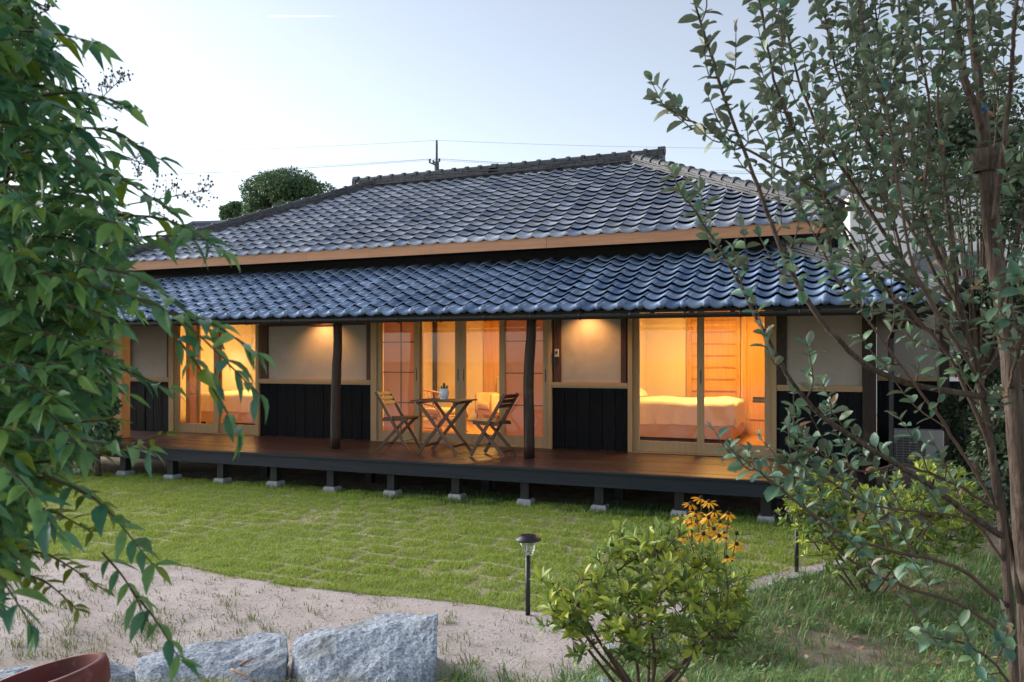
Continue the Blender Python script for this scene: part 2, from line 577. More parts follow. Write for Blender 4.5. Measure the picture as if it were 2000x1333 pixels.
# ------------------------------------------------------------------ the ground
LAWN = np.array([(-14, 4.4), (-8.047, 4.754), (-6.63, 5.01), (-5.883, 5.115), (-5.213, 5.198), (-4.416, 5.094), (-3.891, 5.057), (-3.491, 5.086),
                 (-3.113, 5.126), (-2.673, 5.18), (-2.312, 5.195), (-1.954, 5.177), (-1.706, 5.217), (-1.393, 5.401), (-1.119, 5.827),
                 (-0.815, 6.302), (-0.577, 6.628), (-0.325, 7.028), (-0.09, 7.337), (0.247, 7.759), (0.581, 8.425), (0.882, 9.05), (-14, 9.05)])
KERB = np.array([(0.25, 7.62), (0.073, 7.311), (-0.236, 6.796), (-0.513, 6.32), (-0.807, 5.696), (-1.054, 5.143), (-1.22, 4.732), (-1.25, 4.284), (-1.2, 3.6), (-1.1, 2.0)])


def inside(px, py, poly):
    r = np.zeros(px.shape, bool)
    j = len(poly) - 1
    for i in range(len(poly)):
        xi, yi = poly[i]
        xj, yj = poly[j]
        c = ((yi > py) != (yj > py)) & (px < (xj - xi) * (py - yi) / (yj - yi + 1e-12) + xi)
        r ^= c
        j = i
    return r


def sm(a, b, x):
    t = np.clip((x - a) / (b - a), 0, 1)
    return t * t * (3 - 2 * t)


def vnoise(x, y, k, seed=0):
    """Cheap smooth value noise."""
    x, y = np.asarray(x) * k + seed * 17.3, np.asarray(y) * k + seed * 9.1
    xi, yi = np.floor(x), np.floor(y)
    fx_, fy_ = x - xi, y - yi
    fx_, fy_ = fx_ * fx_ * (3 - 2 * fx_), fy_ * fy_ * (3 - 2 * fy_)

    def h(a, b):
        s = np.sin(a * 127.1 + b * 311.7) * 43758.5453
        return s - np.floor(s)
    return (h(xi, yi) * (1 - fx_) + h(xi + 1, yi) * fx_) * (1 - fy_) + (h(xi, yi + 1) * (1 - fx_) + h(xi + 1, yi + 1) * fx_) * fy_


def ground_h(x, y):
    x, y = np.asarray(x, float), np.asarray(y, float)
    d = -x * _s + y * _c
    near = (1 - sm(3.3, 4.5, d)) * 0.30
    mounds = 0.03 * (vnoise(x, y, 1.3, 1) - 0.5) + 0.014 * (vnoise(x, y, 5.0, 2) - 0.5)
    lim = sm(25, 12, np.hypot(x + 3, y - 6))
    return near * (1 - sm(8, 14, np.abs(x))) + mounds * lim


def bed_mask(x, y):
    """1 on the planted soil right of the kerb."""
    kx = np.interp(y, KERB[::-1, 1], KERB[::-1, 0])
    return sm(-0.05, 0.12, x - kx)


xs = np.concatenate((-np.geomspace(900, 14.2, 22), np.arange(-14, 6.01, 0.075), np.geomspace(6.3, 900, 20)))
ys = np.concatenate((-np.geomspace(300, 1.2, 12), np.arange(-1, 2.0, 0.5), np.arange(2.0, 9.6, 0.075), np.geomspace(9.9, 1500, 26)))
GX, GY = np.meshgrid(xs, ys)
GZ = ground_h(GX, GY)
GZ = np.where(GY > 9.3, GZ - 0.02, GZ)
nx, ny = len(xs), len(ys)
gi = np.arange(nx * ny).reshape(ny, nx)
gF = np.stack((gi[:-1, :-1], gi[:-1, 1:], gi[1:, 1:], gi[1:, :-1]), -1).reshape(-1, 4)


def ground_material():
    m, nt, bs, out = new_mat('sandy_garden_ground')
    N, L = nt.nodes.new, nt.links.new
    geo = N('ShaderNodeNewGeometry')
    at = N('ShaderNodeAttribute')
    at.attribute_name = 'cover'
    sep = N('ShaderNodeSeparateColor')
    L(at.outputs['Color'], sep.inputs[0])

    def noise_(scale, detail=5, rough=0.6):
        n = N('ShaderNodeTexNoise')
        n.inputs['Scale'].default_value = scale
        n.inputs['Detail'].default_value = detail
        n.inputs['Roughness'].default_value = rough
        L(geo.outputs['Position'], n.inputs['Vector'])
        return n.outputs['Fac']

    def rng(src, a, b, c=0.0, d=1.0):
        r = N('ShaderNodeMapRange')
        r.inputs[1].default_value, r.inputs[2].default_value, r.inputs[3].default_value, r.inputs[4].default_value = a, b, c, d
        L(src, r.inputs[0])
        return r.outputs[0]

    def mix(f, a, b):
        x = N('ShaderNodeMix')
        x.data_type = 'RGBA'
        for sock, v in ((6, a), (7, b)):
            if isinstance(v, tuple):
                x.inputs[sock].default_value = rgba(v)
            else:
                L(v, x.inputs[sock])
        L(f, x.inputs[0])
        return x.outputs[2]
    grain = noise_(130, 4, 0.7)
    sand = mix(rng(noise_(3.0), 0.35, 0.7), (0.54, 0.46, 0.43), (0.65, 0.575, 0.55))
    sand = mix(rng(grain, 0.53, 0.70), sand, (0.36, 0.30, 0.27))
    sand = mix(rng(noise_(45, 3), 0.60, 0.70), sand, (0.34, 0.29, 0.255))
    soil = mix(rng(noise_(5.0), 0.35, 0.7), (0.19, 0.15, 0.115), (0.42, 0.345, 0.265))
    soil = mix(rng(grain, 0.5, 0.75), soil, (0.36, 0.29, 0.22))
    lawn = mix(rng(noise_(8.0), 0.35, 0.7), (0.27, 0.26, 0.12), (0.50, 0.45, 0.30))
    c = mix(sep.outputs[1], sand, soil)
    c = mix(sep.outputs[0], c, lawn)
    L(c, bs.inputs['Base Color'])
    bs.inputs['Roughness'].default_value = 0.95
    bs.inputs['Specular IOR Level'].default_value = 0.15
    bp = N('ShaderNodeBump')
    bp.inputs['Strength'].default_value = 0.9
    bp.inputs['Distance'].default_value = 0.03
    L(noise_(38, 6, 0.75), bp.inputs['Height'])
    L(bp.outputs[0], bs.inputs['Normal'])
    return m


gm = make_mesh('ground', np.stack((GX, GY, GZ), -1).reshape(-1, 3), gF, ground_material(), True)
lawn_in = inside(GX + 0.06 * (vnoise(GX, GY, 4, 5) - 0.5), GY + 0.06 * (vnoise(GX, GY, 4, 6) - 0.5), LAWN).astype(float)
bed = bed_mask(GX, GY)
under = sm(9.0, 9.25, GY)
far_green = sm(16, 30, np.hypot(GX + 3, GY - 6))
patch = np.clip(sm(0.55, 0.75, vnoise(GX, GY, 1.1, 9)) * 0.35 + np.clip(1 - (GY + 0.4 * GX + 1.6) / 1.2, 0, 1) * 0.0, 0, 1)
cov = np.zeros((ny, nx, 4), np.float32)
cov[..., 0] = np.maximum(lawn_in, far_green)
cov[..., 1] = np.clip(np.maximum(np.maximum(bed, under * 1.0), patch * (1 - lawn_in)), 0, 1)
cov[..., 3] = 1
ca = gm.color_attributes.new('cover', 'FLOAT_COLOR', 'POINT')
ca.data.foreach_set('color', cov.ravel())
ground = bpy.data.objects.new('ground', gm)
put(ground)
ground['kind'] = 'structure'

# ------------------------------------------------------------------ the house
house = thing('tiled_roof_house', 'single-storey Japanese house with double grey tiled roof and warmly lit sliding doors', 'house', (-5.75, FY, 0))
TW, TE = 0.245, 0.232              # tile width and exposed length


def tile_profile(wave, n=11):
    t = np.linspace(0, 1, n)
    if wave:
        t = np.array((0, 0.07, 0.18, 0.32, 0.46, 0.6, 0.72, 0.79, 0.86, 0.94, 1.0))
        return t * TW, np.where(t < 0.76, -0.036 * np.sin(np.pi * t / 0.76), 0.017 * np.sin(np.pi * (t - 0.76) / 0.24))
    return t * (TW + 0.012), -0.040 * np.sin(np.pi * t) ** 0.85 + 0.010 * t


def tile_geo(wave, apron=0.014, length=0.275, lift=0.046, knob=False):
    """One wave-shaped pantile lying in its own slope: x across, y up the slope, z off the roof."""
    x, z = tile_profile(wave)
    n = len(x)
    V = np.concatenate((np.stack((x, np.zeros(n), z + lift), 1), np.stack((x, np.full(n, length), z), 1), np.stack((x, np.full(n, 0.004), z + lift - apron), 1)))
    F = [(i, i + 1, n + i + 1, n + i) for i in range(n - 1)] + [(2 * n + i, 2 * n + i + 1, i + 1, i) for i in range(n - 1)]
    F += [(2 * n, 0, n), (3 * n - 1, 2 * n - 1, n - 1)]
    if knob:
        an = np.linspace(0, 2 * np.pi, 10, endpoint=False)
        cx, cz, r = TW * 0.88, 0.018, 0.040
        a = np.stack((cx + r * np.cos(an), np.full(10, -0.022), cz + r * np.sin(an)), 1)
        b = np.stack((cx + r * np.cos(an), np.full(10, 0.06), cz + r * np.sin(an)), 1)
        k = len(V)
        V = np.concatenate((V, a, b))
        F += [(k + i, k + (i + 1) % 10, k + 10 + (i + 1) % 10, k + 10 + i) for i in range(10)] + [tuple(k + i for i in range(9, -1, -1))]
    return V, F


def roof_plane(part, origin, ux, uin, slope, length, run, mat, n_single, eave_apron, knob, hips=(True, True), slab_mat=None):
    """Tiles on one slope: the n_single nearest ones are pieces of their own, the rest one mesh."""
    a = math.atan(slope)
    ux, uin = np.array(ux, float), np.array(uin, float)
    us = uin * math.cos(a) + np.array((0, 0, math.sin(a)))
    un = np.cross(ux, us)
    if un[2] < 0:
        un = -un
    Mx = np.eye(4)
    Mx[:3, 0], Mx[:3, 1], Mx[:3, 2], Mx[:3, 3] = ux, us, un, origin
    S = run / math.cos(a)
    rows, cols = int(S / TE) + 1, int(length / TW) + 1
    ca_ = math.cos(a)
    std, eav = tile_geo(knob), tile_geo(knob, apron=eave_apron, knob=knob)
    me_std = make_mesh('roof_tile', *std, mat, True)
    me_eav = make_mesh('eave_tile', *eav, mat, True)
    items = []
    for r in range(rows):
        for c in range(cols + 1):
            x0, s0 = c * TW, r * TE
            lo, hi = (s0 * ca_ if hips[0] else 0), length - (s0 * ca_ if hips[1] else 0)
            if x0 + TW < lo + 0.03 or x0 > hi - 0.03 or s0 > S - 0.05:
                continue
            V0, F0 = eav if r == 0 else std
            V = V0 + np.array((x0, s0, 0))
            V = V + np.array((0, 0, 0.004 * (random.random() - 0.5)))
            sy = np.minimum(V[:, 1], S)
            l2 = (sy * ca_ if hips[0] else np.zeros(len(V)))
            h2 = length - (sy * ca_ if hips[1] else np.zeros(len(V)))
            clip = np.clip(V[:, 0], l2, np.maximum(h2, l2))
            cut = bool(np.any(np.abs(clip - V[:, 0]) > 1e-6)) or bool(np.any(V[:, 1] > S))
            cen = Mx[:3, :3] @ np.array((x0 + TW / 2, s0, 0)) + Mx[:3, 3]
            dist = np.linalg.norm(cen - np.array((0, 0, CAM_H)))
            hidden = cen[0] < -11.6
            if cut:
                V[:, 0] = clip
                V[:, 1] = sy
            items.append((dist + (50 if hidden else 0), r, x0, s0, cut, V, F0))
    items.sort(key=lambda t: t[0])
    org = ORG[part.name]
    for dist, r, x0, s0, cut, V, F0 in items[:n_single]:
        if cut:
            me = make_mesh('cut_roof_tile', V - np.array((x0, s0, 0)), F0, mat, True)
        else:
            me = me_eav if r == 0 else me_std
        o = bpy.data.objects.new('eave_tile' if r == 0 else 'roof_tile', me)
        Mo = Mx.copy()
        Mo[:3, 3] = Mx[:3, :3] @ np.array((x0, s0, 0.004 * (random.random() - 0.5))) + Mx[:3, 3] - org
        put(o, part)
        rot = Matrix(Mo.tolist()) @ Matrix.Rotation(R(random.gauss(0, 0.5)), 4, 'Z') @ Matrix.Rotation(R(random.gauss(0, 0.7)), 4, 'X')
        o.matrix_basis = rot
    rest = items[n_single:]
    if rest:
        VF = join(*[(t[5], t[6]) for t in rest])
        VF = (VF[0] @ Mx[:3, :3].T + Mx[:3, 3], VF[1])
        add('tile_field', VF, mat, part, True, kind='stuff')


def slab(origin, ux, uin, slope, length, run, thick=0.05, drop=0.055):
    """Roof boarding under the tiles of one hipped slope."""
    ux, uin, o = np.array(ux, float), np.array(uin, float), np.array(origin, float)
    up = np.array((0, 0, 1.0))
    q = [o + ux * 0.08 + (uin + up * slope) * 0.07, o + ux * (length - 0.08) + (uin + up * slope) * 0.07, o + ux * (length - run) + uin * run + up * slope * run, o + ux * run + uin * run + up * slope * run]
    V = np.array([p - up * drop for p in q] + [p - up * (drop + thick) for p in q])
    return V, [(0, 1, 2, 3), (7, 6, 5, 4), (0, 4, 5, 1), (1, 5, 6, 2), (2, 6, 7, 3), (3, 7, 4, 0)]


# upper roof
UE_Y, UE_Z, UL, UR, URUN, USL = 10.35, 3.445, -11.67, 0.124, 3.31, 0.52
U_BACK = UE_Y + 2 * URUN
upper = add('upper_roof', join(
    slab((UL, UE_Y, UE_Z), (1, 0, 0), (0, 1, 0), USL, UR - UL, URUN),
    slab((UR, U_BACK, UE_Z), (-1, 0, 0), (0, -1, 0), USL, UR - UL, URUN),
    slab((UL, U_BACK, UE_Z), (0, -1, 0), (1, 0, 0), USL, 2 * URUN, URUN - 0.02),
    slab((UR, UE_Y, UE_Z), (0, 1, 0), (-1, 0, 0), USL, 2 * URUN, URUN - 0.02)), MT['dark'], house, label='upper hipped roof of weathered grey-brown tiles')
roof_plane(upper, (UL, UE_Y, UE_Z), (1, 0, 0), (0, 1, 0), USL, UR - UL, URUN, MT['tile_old'], 300, 0.045, False)
roof_plane(upper, (UR, UE_Y, UE_Z), (0, 1, 0), (-1, 0, 0), USL, 2 * URUN, URUN, MT['tile_old'], 0, 0.045, False)
roof_plane(upper, (UL, U_BACK, UE_Z), (0, -1, 0), (1, 0, 0), USL, 2 * URUN, URUN, MT['tile_old'], 0, 0.045, False)
roof_plane(upper, (UR, U_BACK, UE_Z), (-1, 0, 0), (0, -1, 0), USL, UR - UL, URUN, MT['tile_old'], 0, 0.045, False)

# lower (veranda) roof, wrapping the corners
LE_Y, LE_Z, LL, LR, LRUN, LSL = 8.95, 2.345, -12.76, 1.21, 1.95, 0.44
LB = U_BACK + (UE_Y - LE_Y)
lower = add('lower_roof', join(
    slab((LL, LE_Y, LE_Z), (1, 0, 0), (0, 1, 0), LSL, LR - LL, LRUN, 0.04),
    slab((LR, LE_Y, LE_Z), (0, 1, 0), (-1, 0, 0), LSL, LB - LE_Y, LRUN, 0.04),
    slab((LL, LB, LE_Z), (0, -1, 0), (1, 0, 0), LSL, LB - LE_Y, LRUN, 0.04)), MT['dark'], house, label='lower veranda roof of newer blue-grey tiles with round eave ends')
roof_plane(lower, (LL, LE_Y, LE_Z), (1, 0, 0), (0, 1, 0), LSL, LR - LL, LRUN, MT['tile_new'], 300, 0.05, True)
roof_plane(lower, (LR, LE_Y, LE_Z), (0, 1, 0), (-1, 0, 0), LSL, LB - LE_Y, LRUN, MT['tile_new'], 0, 0.05, True)


def ridge(part, p, q, width=0.2, layers=4, end=True, step=0.27, top_r=0.06, mat=None):
    """Stacked ridge courses with a row of round cover tiles on top."""
    p, q = np.array(p, float), np.array(q, float)
    t = (q - p) / np.linalg.norm(q - p)
    L = np.linalg.norm(q - p)
    lat = np.cross(t, (0, 0, 1.0))
    lat /= np.linalg.norm(lat)
    up = np.cross(lat, t)
    mat = mat or MT['ridge']
    h = 0.031
    for k in range(layers):
        w = width * (1 - 0.09 * k)
        pieces = []
        s = -0.04 + (0.13 if k % 2 else 0)
        while s < L:
            e = min(s + 0.27, L)
            j = random.uniform(-0.004, 0.004)
            a, b = p + t * max(s, 0) + up * (k * h + 0.012 + j), p + t * (e - 0.006) + up * (k * h + 0.012 + j)
            if e - max(s, 0) > 0.03:
                pieces.append(bar(a, b, w + random.uniform(-0.012, 0.012), h - 0.006, up))
            s = e
        add('ridge_course', join(*pieces), mat, part)
    n = int(L / step)
    top = layers * h + 0.006
    an = np.linspace(-0.15, np.pi + 0.15, 9)
    for i in range(n):
        a0, a1 = i * L / n, (i + 1) * L / n + 0.015
        V = []
        for s_, rr in ((a0, top_r * 1.34), (a0 + 0.06, top_r * 1.34), (a0 + 0.063, top_r), (a1, top_r * 0.98)):
            V += [p + t * s_ + up * (top + rr * math.sin(b)) + lat * rr * math.cos(b) for b in an]
        m = len(an)
        F = [(r_ * m + j, r_ * m + j + 1, (r_ + 1) * m + j + 1, (r_ + 1) * m + j) for r_ in range(3) for j in range(m - 1)] + [tuple(range(m)), tuple(3 * m + j for j in range(m - 1, -1, -1))]
        add('ridge_tile', (np.array(V), F), mat, part)
    if end:
        c = q + t * 0.02
        add('ridge_end_tile', join(bar(c - up * 0.03 - t * 0.03, c - up * 0.03 + t * 0.05, width * 1.05, 0.30, up),
                                   tube([c + up * (top + 0.02) - t * 0.05, c + up * (top + 0.02) + t * 0.07], 0.075, 10)), mat, part)


RZ = UE_Z + URUN * USL
RY = UE_Y + URUN
ridge(upper, (UL + URUN, UE_Y + URUN, RZ - 0.01), (UL + 0.1, UE_Y + 0.1, UE_Z + 0.055), 0.19, 3)
ridge(upper, (UR - URUN, UE_Y + URUN, RZ - 0.01), (UR - 0.1, UE_Y + 0.1, UE_Z + 0.055), 0.19, 3)
ridge(upper, (UL + URUN, RY, RZ - 0.01), (UL + 0.1, U_BACK - 0.1, UE_Z + 0.055), 0.19, 3)
ridge(upper, (UR - URUN, RY, RZ - 0.01), (UR - 0.1, U_BACK - 0.1, UE_Z + 0.055), 0.19, 3)
ridge(upper, (-5.8, RY, RZ + 0.005), (-2.72, RY, RZ + 0.005), 0.22, 4)
ridge(upper, (-5.8, RY, RZ + 0.005), (-8.78, RY, RZ + 0.005), 0.22, 4)
ridge(lower, (LR - LRUN, LE_Y + LRUN, LE_Z + LRUN * LSL + 0.02), (LR - 0.06, LE_Y + 0.06, LE_Z + 0.05), 0.17, 3, mat=MT['ridge'])

# eave boards of the upper roof and the dark wall under it
add('fascia_board', box(UL + 0.14, -7.62, UE_Y + 0.03, UE_Y + 0.066, 3.280, 3.432), MT['fascia'], house)
add('fascia_board', box(-7.616, -3.64, UE_Y + 0.03, UE_Y + 0.066, 3.282, 3.432), MT['fascia'], house)
add('fascia_board', box(-3.636, UR - 0.14, UE_Y + 0.03, UE_Y + 0.066, 3.281, 3.432), MT['fascia'], house)
add('fascia_board', box(UR - 0.18, UR - 0.14, UE_Y + 0.07, U_BACK - 0.1, 3.263, 3.40), MT['fascia'], house)
add('fascia_board', box(UL + 0.14, UL + 0.18, UE_Y + 0.07, U_BACK - 0.1, 3.263, 3.40), MT['fascia'], house)
add('eave_soffit', box(UL + 0.19, UR - 0.19, UE_Y + 0.15, U_BACK - 0.15, 3.33, 3.36), MT['dark'], house)
WL, WR = -12.1, 0.55               # ends of the ground-floor walls
add('upper_wall', join(box(WL + 0.6, WR - 0.95, 10.93, 11.03, 2.8, 3.328), box(WL + 0.6, WL + 0.7, 11.03, 16.3, 2.8, 3.328), box(WR - 1.05, WR - 0.95, 11.03, 16.3, 2.8, 3.328),
                       box(WL + 0.6, WR - 0.95, 16.3, 16.4, 2.8, 3.328)), MT['dark'], house)

# veranda eave: rafters, beam, gutter
for i, x in enumerate(np.arange(-12.4, 0.9, 0.455)):
    add('rafter', bar((x, LE_Y + 0.28, LE_Z - 0.13 + 0.18 * LSL), (x, LE_Y + LRUN - 0.1, LE_Z - 0.13 + (LRUN - 0.2) * LSL), 0.045, 0.06, (0, 0, 1)), MT['redpost'], house)
add('veranda_beam', box(-12.3, 0.7, 9.59, 9.71, 2.37, 2.5), MT['oldpost'], house)
an = np.linspace(np.pi, 2 * np.pi, 9)
gx0, gx1, gy, gz, gr = -12.7, 1.05, 8.88, 2.272, 0.056
gv = [(x, gy + rr * math.cos(b), gz + rr * math.sin(b) + (x + 5) * -0.003) for x in (gx0, gx1) for rr in (gr, gr - 0.006) for b in an]
m_ = len(an)
gf = [(j, j + 1, 2 * m_ + j + 1, 2 * m_ + j) for j in range(m_ - 1)] + [(m_ + j + 1, m_ + j, 3 * m_ + j, 3 * m_ + j + 1) for j in range(m_ - 1)]
gf += [(0, 2 * m_, 3 * m_, m_), (m_ - 1, 2 * m_ - 1, 4 * m_ - 1, 3 * m_ - 1)]
gut = add('gutter', (np.array(gv), gf), MT['black_metal'], house)
for x in np.arange(-12.3, 1.0, 0.6):
    zz = gz - (x + 5) * 0.003
    arc = [(x, gy + (gr + 0.004) * math.cos(b), zz + (gr + 0.004) * math.sin(b)) for b in np.linspace(np.pi * 0.95, 2 * np.pi * 1.02, 8)]
    add('gutter_bracket', join(tube(arc, 0.006, 5), bar((x, gy + gr, zz + 0.005), (x, gy + 0.2, zz + 0.08), 0.02, 0.006)), MT['black_metal'], gut)
add('downpipe', join(tube([(0.86, 8.9, 2.25), (0.86, 8.92, 2.16), (0.68, 10.4, 2.1), (0.68, 10.62, 2.0), (0.68, 10.64, 0.0)], 0.032, 8)), MT['black_metal'], house)

# veranda posts, old timber slightly crooked
def crooked_post(x, w, seed, mat):
    rn = random.Random(seed)
    V, F = [], []
    zs = np.linspace(0.472, 2.37, 12)
    for i, z in enumerate(zs):
        k = (z - 0.47) / 1.9
        ox = 0.035 * k + 0.012 * math.sin(3.1 * k * 2 + seed) + rn.uniform(-0.004, 0.004)
        oy = rn.uniform(-0.004, 0.004)
        ww = w * (1.04 - 0.12 * k) + rn.uniform(-0.004, 0.004)
        for a in range(10):
            b = 2 * np.pi * a / 10 + 0.3
            r_ = ww / 2 * (1 + 0.10 * math.cos(4 * b)) + rn.uniform(-0.002, 0.002)
            V.append((x + ox + r_ * math.cos(b), 9.65 + oy + r_ * math.sin(b), z))
    F = [(i * 10 + j, i * 10 + (j + 1) % 10, (i + 1) * 10 + (j + 1) % 10, (i + 1) * 10 + j) for i in range(11) for j in range(10)] + [tuple(range(9, -1, -1)), tuple(110 + j for j in range(10))]
    return np.array(V), F


add('veranda_post', crooked_post(-6.58, 0.135, 3, MT['oldpost']), MT['oldpost'], house, True)
add('veranda_post', crooked_post(-3.63, 0.135, 8, MT['oldpost']), MT['oldpost'], house, True)
add('veranda_post', box(-10.76, -10.59, 9.57, 9.74, 0.472, 2.37), MT['endpost'], house, label='smooth new orange timber end post')

# facade: timber posts, sills, plaster, charred boards
SZ0, SZ1, FLOOR, HEAD = 1.342, 1.418, 0.47, 2.46
YF0, YF1 = FY - 0.03, FY + 0.09


def wall_bay(x0, x1, posts, top=HEAD, frame_top=None, y=FY):
    """Plaster above a pale sill, upright charred boards below; dark posts at the sides."""
    px0, px1 = x0, x1
    for a, b, m in posts:
        add('wall_post', box(a, b, y - 0.035, y + 0.07, SZ1 + 0.002, top), MT[m], house)
        px0 = max(px0, b) if abs(a - x0) < 0.2 else px0
        px1 = min(px1, a) if abs(b - x1) < 0.2 else px1
    pt = frame_top if frame_top else top
    n = 14
    gx, gz_ = np.meshgrid(np.linspace(px0 + 0.002, px1 - 0.002, n), np.linspace(SZ1 + 0.001, pt - 0.002, 8))
    V = np.stack((gx, np.full(gx.shape, y) + 0.004 * (vnoise(gx, gz_, 3, 4) - 0.5), gz_), -1).reshape(-1, 3)
    idx = np.arange(n * 8).reshape(8, n)
    F = np.stack((idx[:-1, :-1], idx[:-1, 1:], idx[1:, 1:], idx[1:, :-1]), -1).reshape(-1, 4)
    Vb = V + np.array((0, 0.04, 0))
    add('plaster_panel', (np.concatenate((V, Vb)), [tuple(f) for f in F] + [tuple(f[::-1] + n * 8) for f in F]), MT['plaster'], house, True)
    if frame_top:
        add('lintel_rail', box(px0 + 0.002, px1 - 0.002, y - 0.03, y + 0.06, frame_top, frame_top + 0.085), MT['redpost'], house)
    add('sill_rail', join(box(x0, x1, y - 0.055, y + 0.08, SZ0 + 0.03, SZ1), box(x0, x1, y - 0.04, y + 0.08, SZ0, SZ0 + 0.03)), MT['sillwood'], house)
    w = 0.182
    nb = max(1, round((x1 - x0) / w))
    w = (x1 - x0) / nb
    for i in range(nb):
        j = random.uniform(-0.004, 0.004)
        a, b = x0 + i * w + 0.002, x0 + (i + 1) * w - 0.002
        c = 0.006
        prof = [(a, y + 0.02), (a, y - 0.012 + j + c), (a + c, y - 0.012 + j), (b - c, y - 0.012 + j), (b, y - 0.012 + j + c), (b, y + 0.02)]
        V = np.array([(px, py, z) for z in (FLOOR + 0.004, SZ0 - 0.001) for px, py in prof])
        F = [(k, k + 1, k + 7, k + 6) for k in range(5)] + [(5, 0, 6, 11), tuple(range(5, -1, -1)), tuple(range(6, 12))]
        add('cladding_board', (V, F), MT['board'], house)
    add('wall_backing', box(x0, x1, y + 0.05, y + 0.09, FLOOR - 0.02, top), MT['room_wall'], house)


wall_bay(fx(252), fx(334), [(fx(244), fx(253.5), 'redpost'), (fx(328.5), fx(334), 'redpost')])
wall_bay(fx(508.5), fx(727), [(fx(514), fx(524.5), 'redpost'), (fx(718), fx(726.5), 'redpost')], frame_top=2.285)
wall_bay(fx(1079.5), fx(1227.5), [(fx(1084), fx(1096), 'redpost'), (fx(1213.6), fx(1224), 'redpost')])
wall_bay(fx(1517), fx(1684), [(fx(1520), fx(1536), 'oldpost')])
add('corner_post', box(fx(1684), fx(1711), FY - 0.05, FY + 0.1, FLOOR - 0.3, 2.6), MT['oldpost'], house)
add('corner_post', box(WL + 0.02, WL + 0.16, FY - 0.05, FY + 0.1, FLOOR - 0.3, 2.6), MT['oldpost'], house)
add('wall_end', join(box(WL + 0.05, WL + 0.12, FY + 0.11, 16.2, 0.0, 2.79), box(WR - 0.15, WR - 0.08, FY + 0.11, 16.2, 0.0, 2.79)), MT['dark'], house)
add('top_wall', box(WL + 0.17, fx(1684) - 0.003, FY + 0.0, FY + 0.09, HEAD + 0.09, 3.0), MT['plaster'], house)
add('head_rail', box(WL + 0.17, fx(1684) - 0.003, FY - 0.03, FY + 0.1, HEAD, HEAD + 0.088), MT['redpost'], house)
add('ground_sill', box(WL + 0.17, fx(1684) - 0.003, FY - 0.02, FY + 0.12, FLOOR - 0.15, FLOOR - 0.006), MT['oldpost'], house)


# sliding doors
def door_leaf(x0, x1, y, lst, rst, paper=None, rail=0.14):
    """One sliding leaf: two stiles, bottom and top rail, a glass pane, and paper lattice where the photo shows it."""
    z0, z1 = FLOOR + 0.02, HEAD - 0.02
    zr = z0 + rail
    d = add('sliding_door', join(box(x0, x0 + lst, y, y + 0.035, z0, z1), box(x1 - rst, x1, y, y + 0.035, z0, z1),
                                 box(x0 + lst, x1 - rst, y + 0.002, y + 0.033, z0, zr), box(x0 + lst, x1 - rst, y + 0.002, y + 0.033, z1 - 0.05, z1)), MT['hinoki'], house)
    add('pane', box(x0 + lst - 0.004, x1 - rst + 0.004, y + 0.015, y + 0.019, zr - 0.004, z1 - 0.046), MT['glass'], d)
    add('handle', box((x1 if rst > lst - 0.001 else x0 + lst) - min(rst, lst) / 2 - 0.008, (x1 if rst > lst - 0.001 else x0 + lst) - min(rst, lst) / 2 + 0.008, y - 0.002, y + 0.004, 1.42, 1.6), MT['lattice'], d)
    if paper:
        a, b = x0 + lst - 0.01, x1 - rst + 0.01
        add('shoji_paper', box(a, b, y + 0.075, y + 0.078, zr - 0.03, z1), MT['paper'], d)
        for xx in paper:
            add('lattice_bar', box(xx - 0.006, xx + 0.006, y + 0.055, y + 0.073, zr - 0.02, z1 - 0.01), MT['lattice'], d)
        for zz in (0.607, 1.074, 1.541, 2.008):
            add('lattice_bar', box(a, b, y + 0.053, y + 0.0715, zz - 0.008, zz + 0.008), MT['lattice'], d)
    return d


def door_frame(x0, x1, w0, w1):
    add('door_frame', join(box(x0, x0 + w0, FY - 0.05, FY + 0.12, FLOOR, HEAD - 0.001), box(x1 - w1, x1, FY - 0.05, FY + 0.12, FLOOR, HEAD - 0.001),
                           box(x0 + w0 + 0.001, x1 - w1 - 0.001, FY - 0.05, FY + 0.12, FLOOR + 0.001, FLOOR + 0.016)), MT['hinoki'], house)


door_frame(fx(335) - 0.02, fx(508.5) - 0.002, 0.105, 0.06)
door_leaf(fx(343), fx(427), FY - 0.02, 0.09, 0.09)
door_leaf(fx(420), fx(503.5), FY + 0.03, 0.10, 0.035)
door_frame(fx(727) + 0.001, fx(1079.3), 0.105, 0.05)
door_leaf(fx(737.5), fx(819.5), FY - 0.02, 0.085, 0.085, paper=(fx(782.7) - 0.02,))
door_leaf(fx(815), fx(897), FY + 0.03, 0.07, 0.085)
door_leaf(fx(897.4), fx(986), FY + 0.03, 0.085, 0.06)
door_leaf(fx(976), fx(1072), FY - 0.02, 0.085, 0.085, paper=(fx(1032),))
door_frame(fx(1227.5) + 0.001, fx(1517) - 0.001, 0.06, 0.06)
door_leaf(fx(1236), fx(1374), FY + 0.03, 0.085, 0.09)
door_leaf(fx(1362), fx(1507), FY - 0.02, 0.09, 0.085)

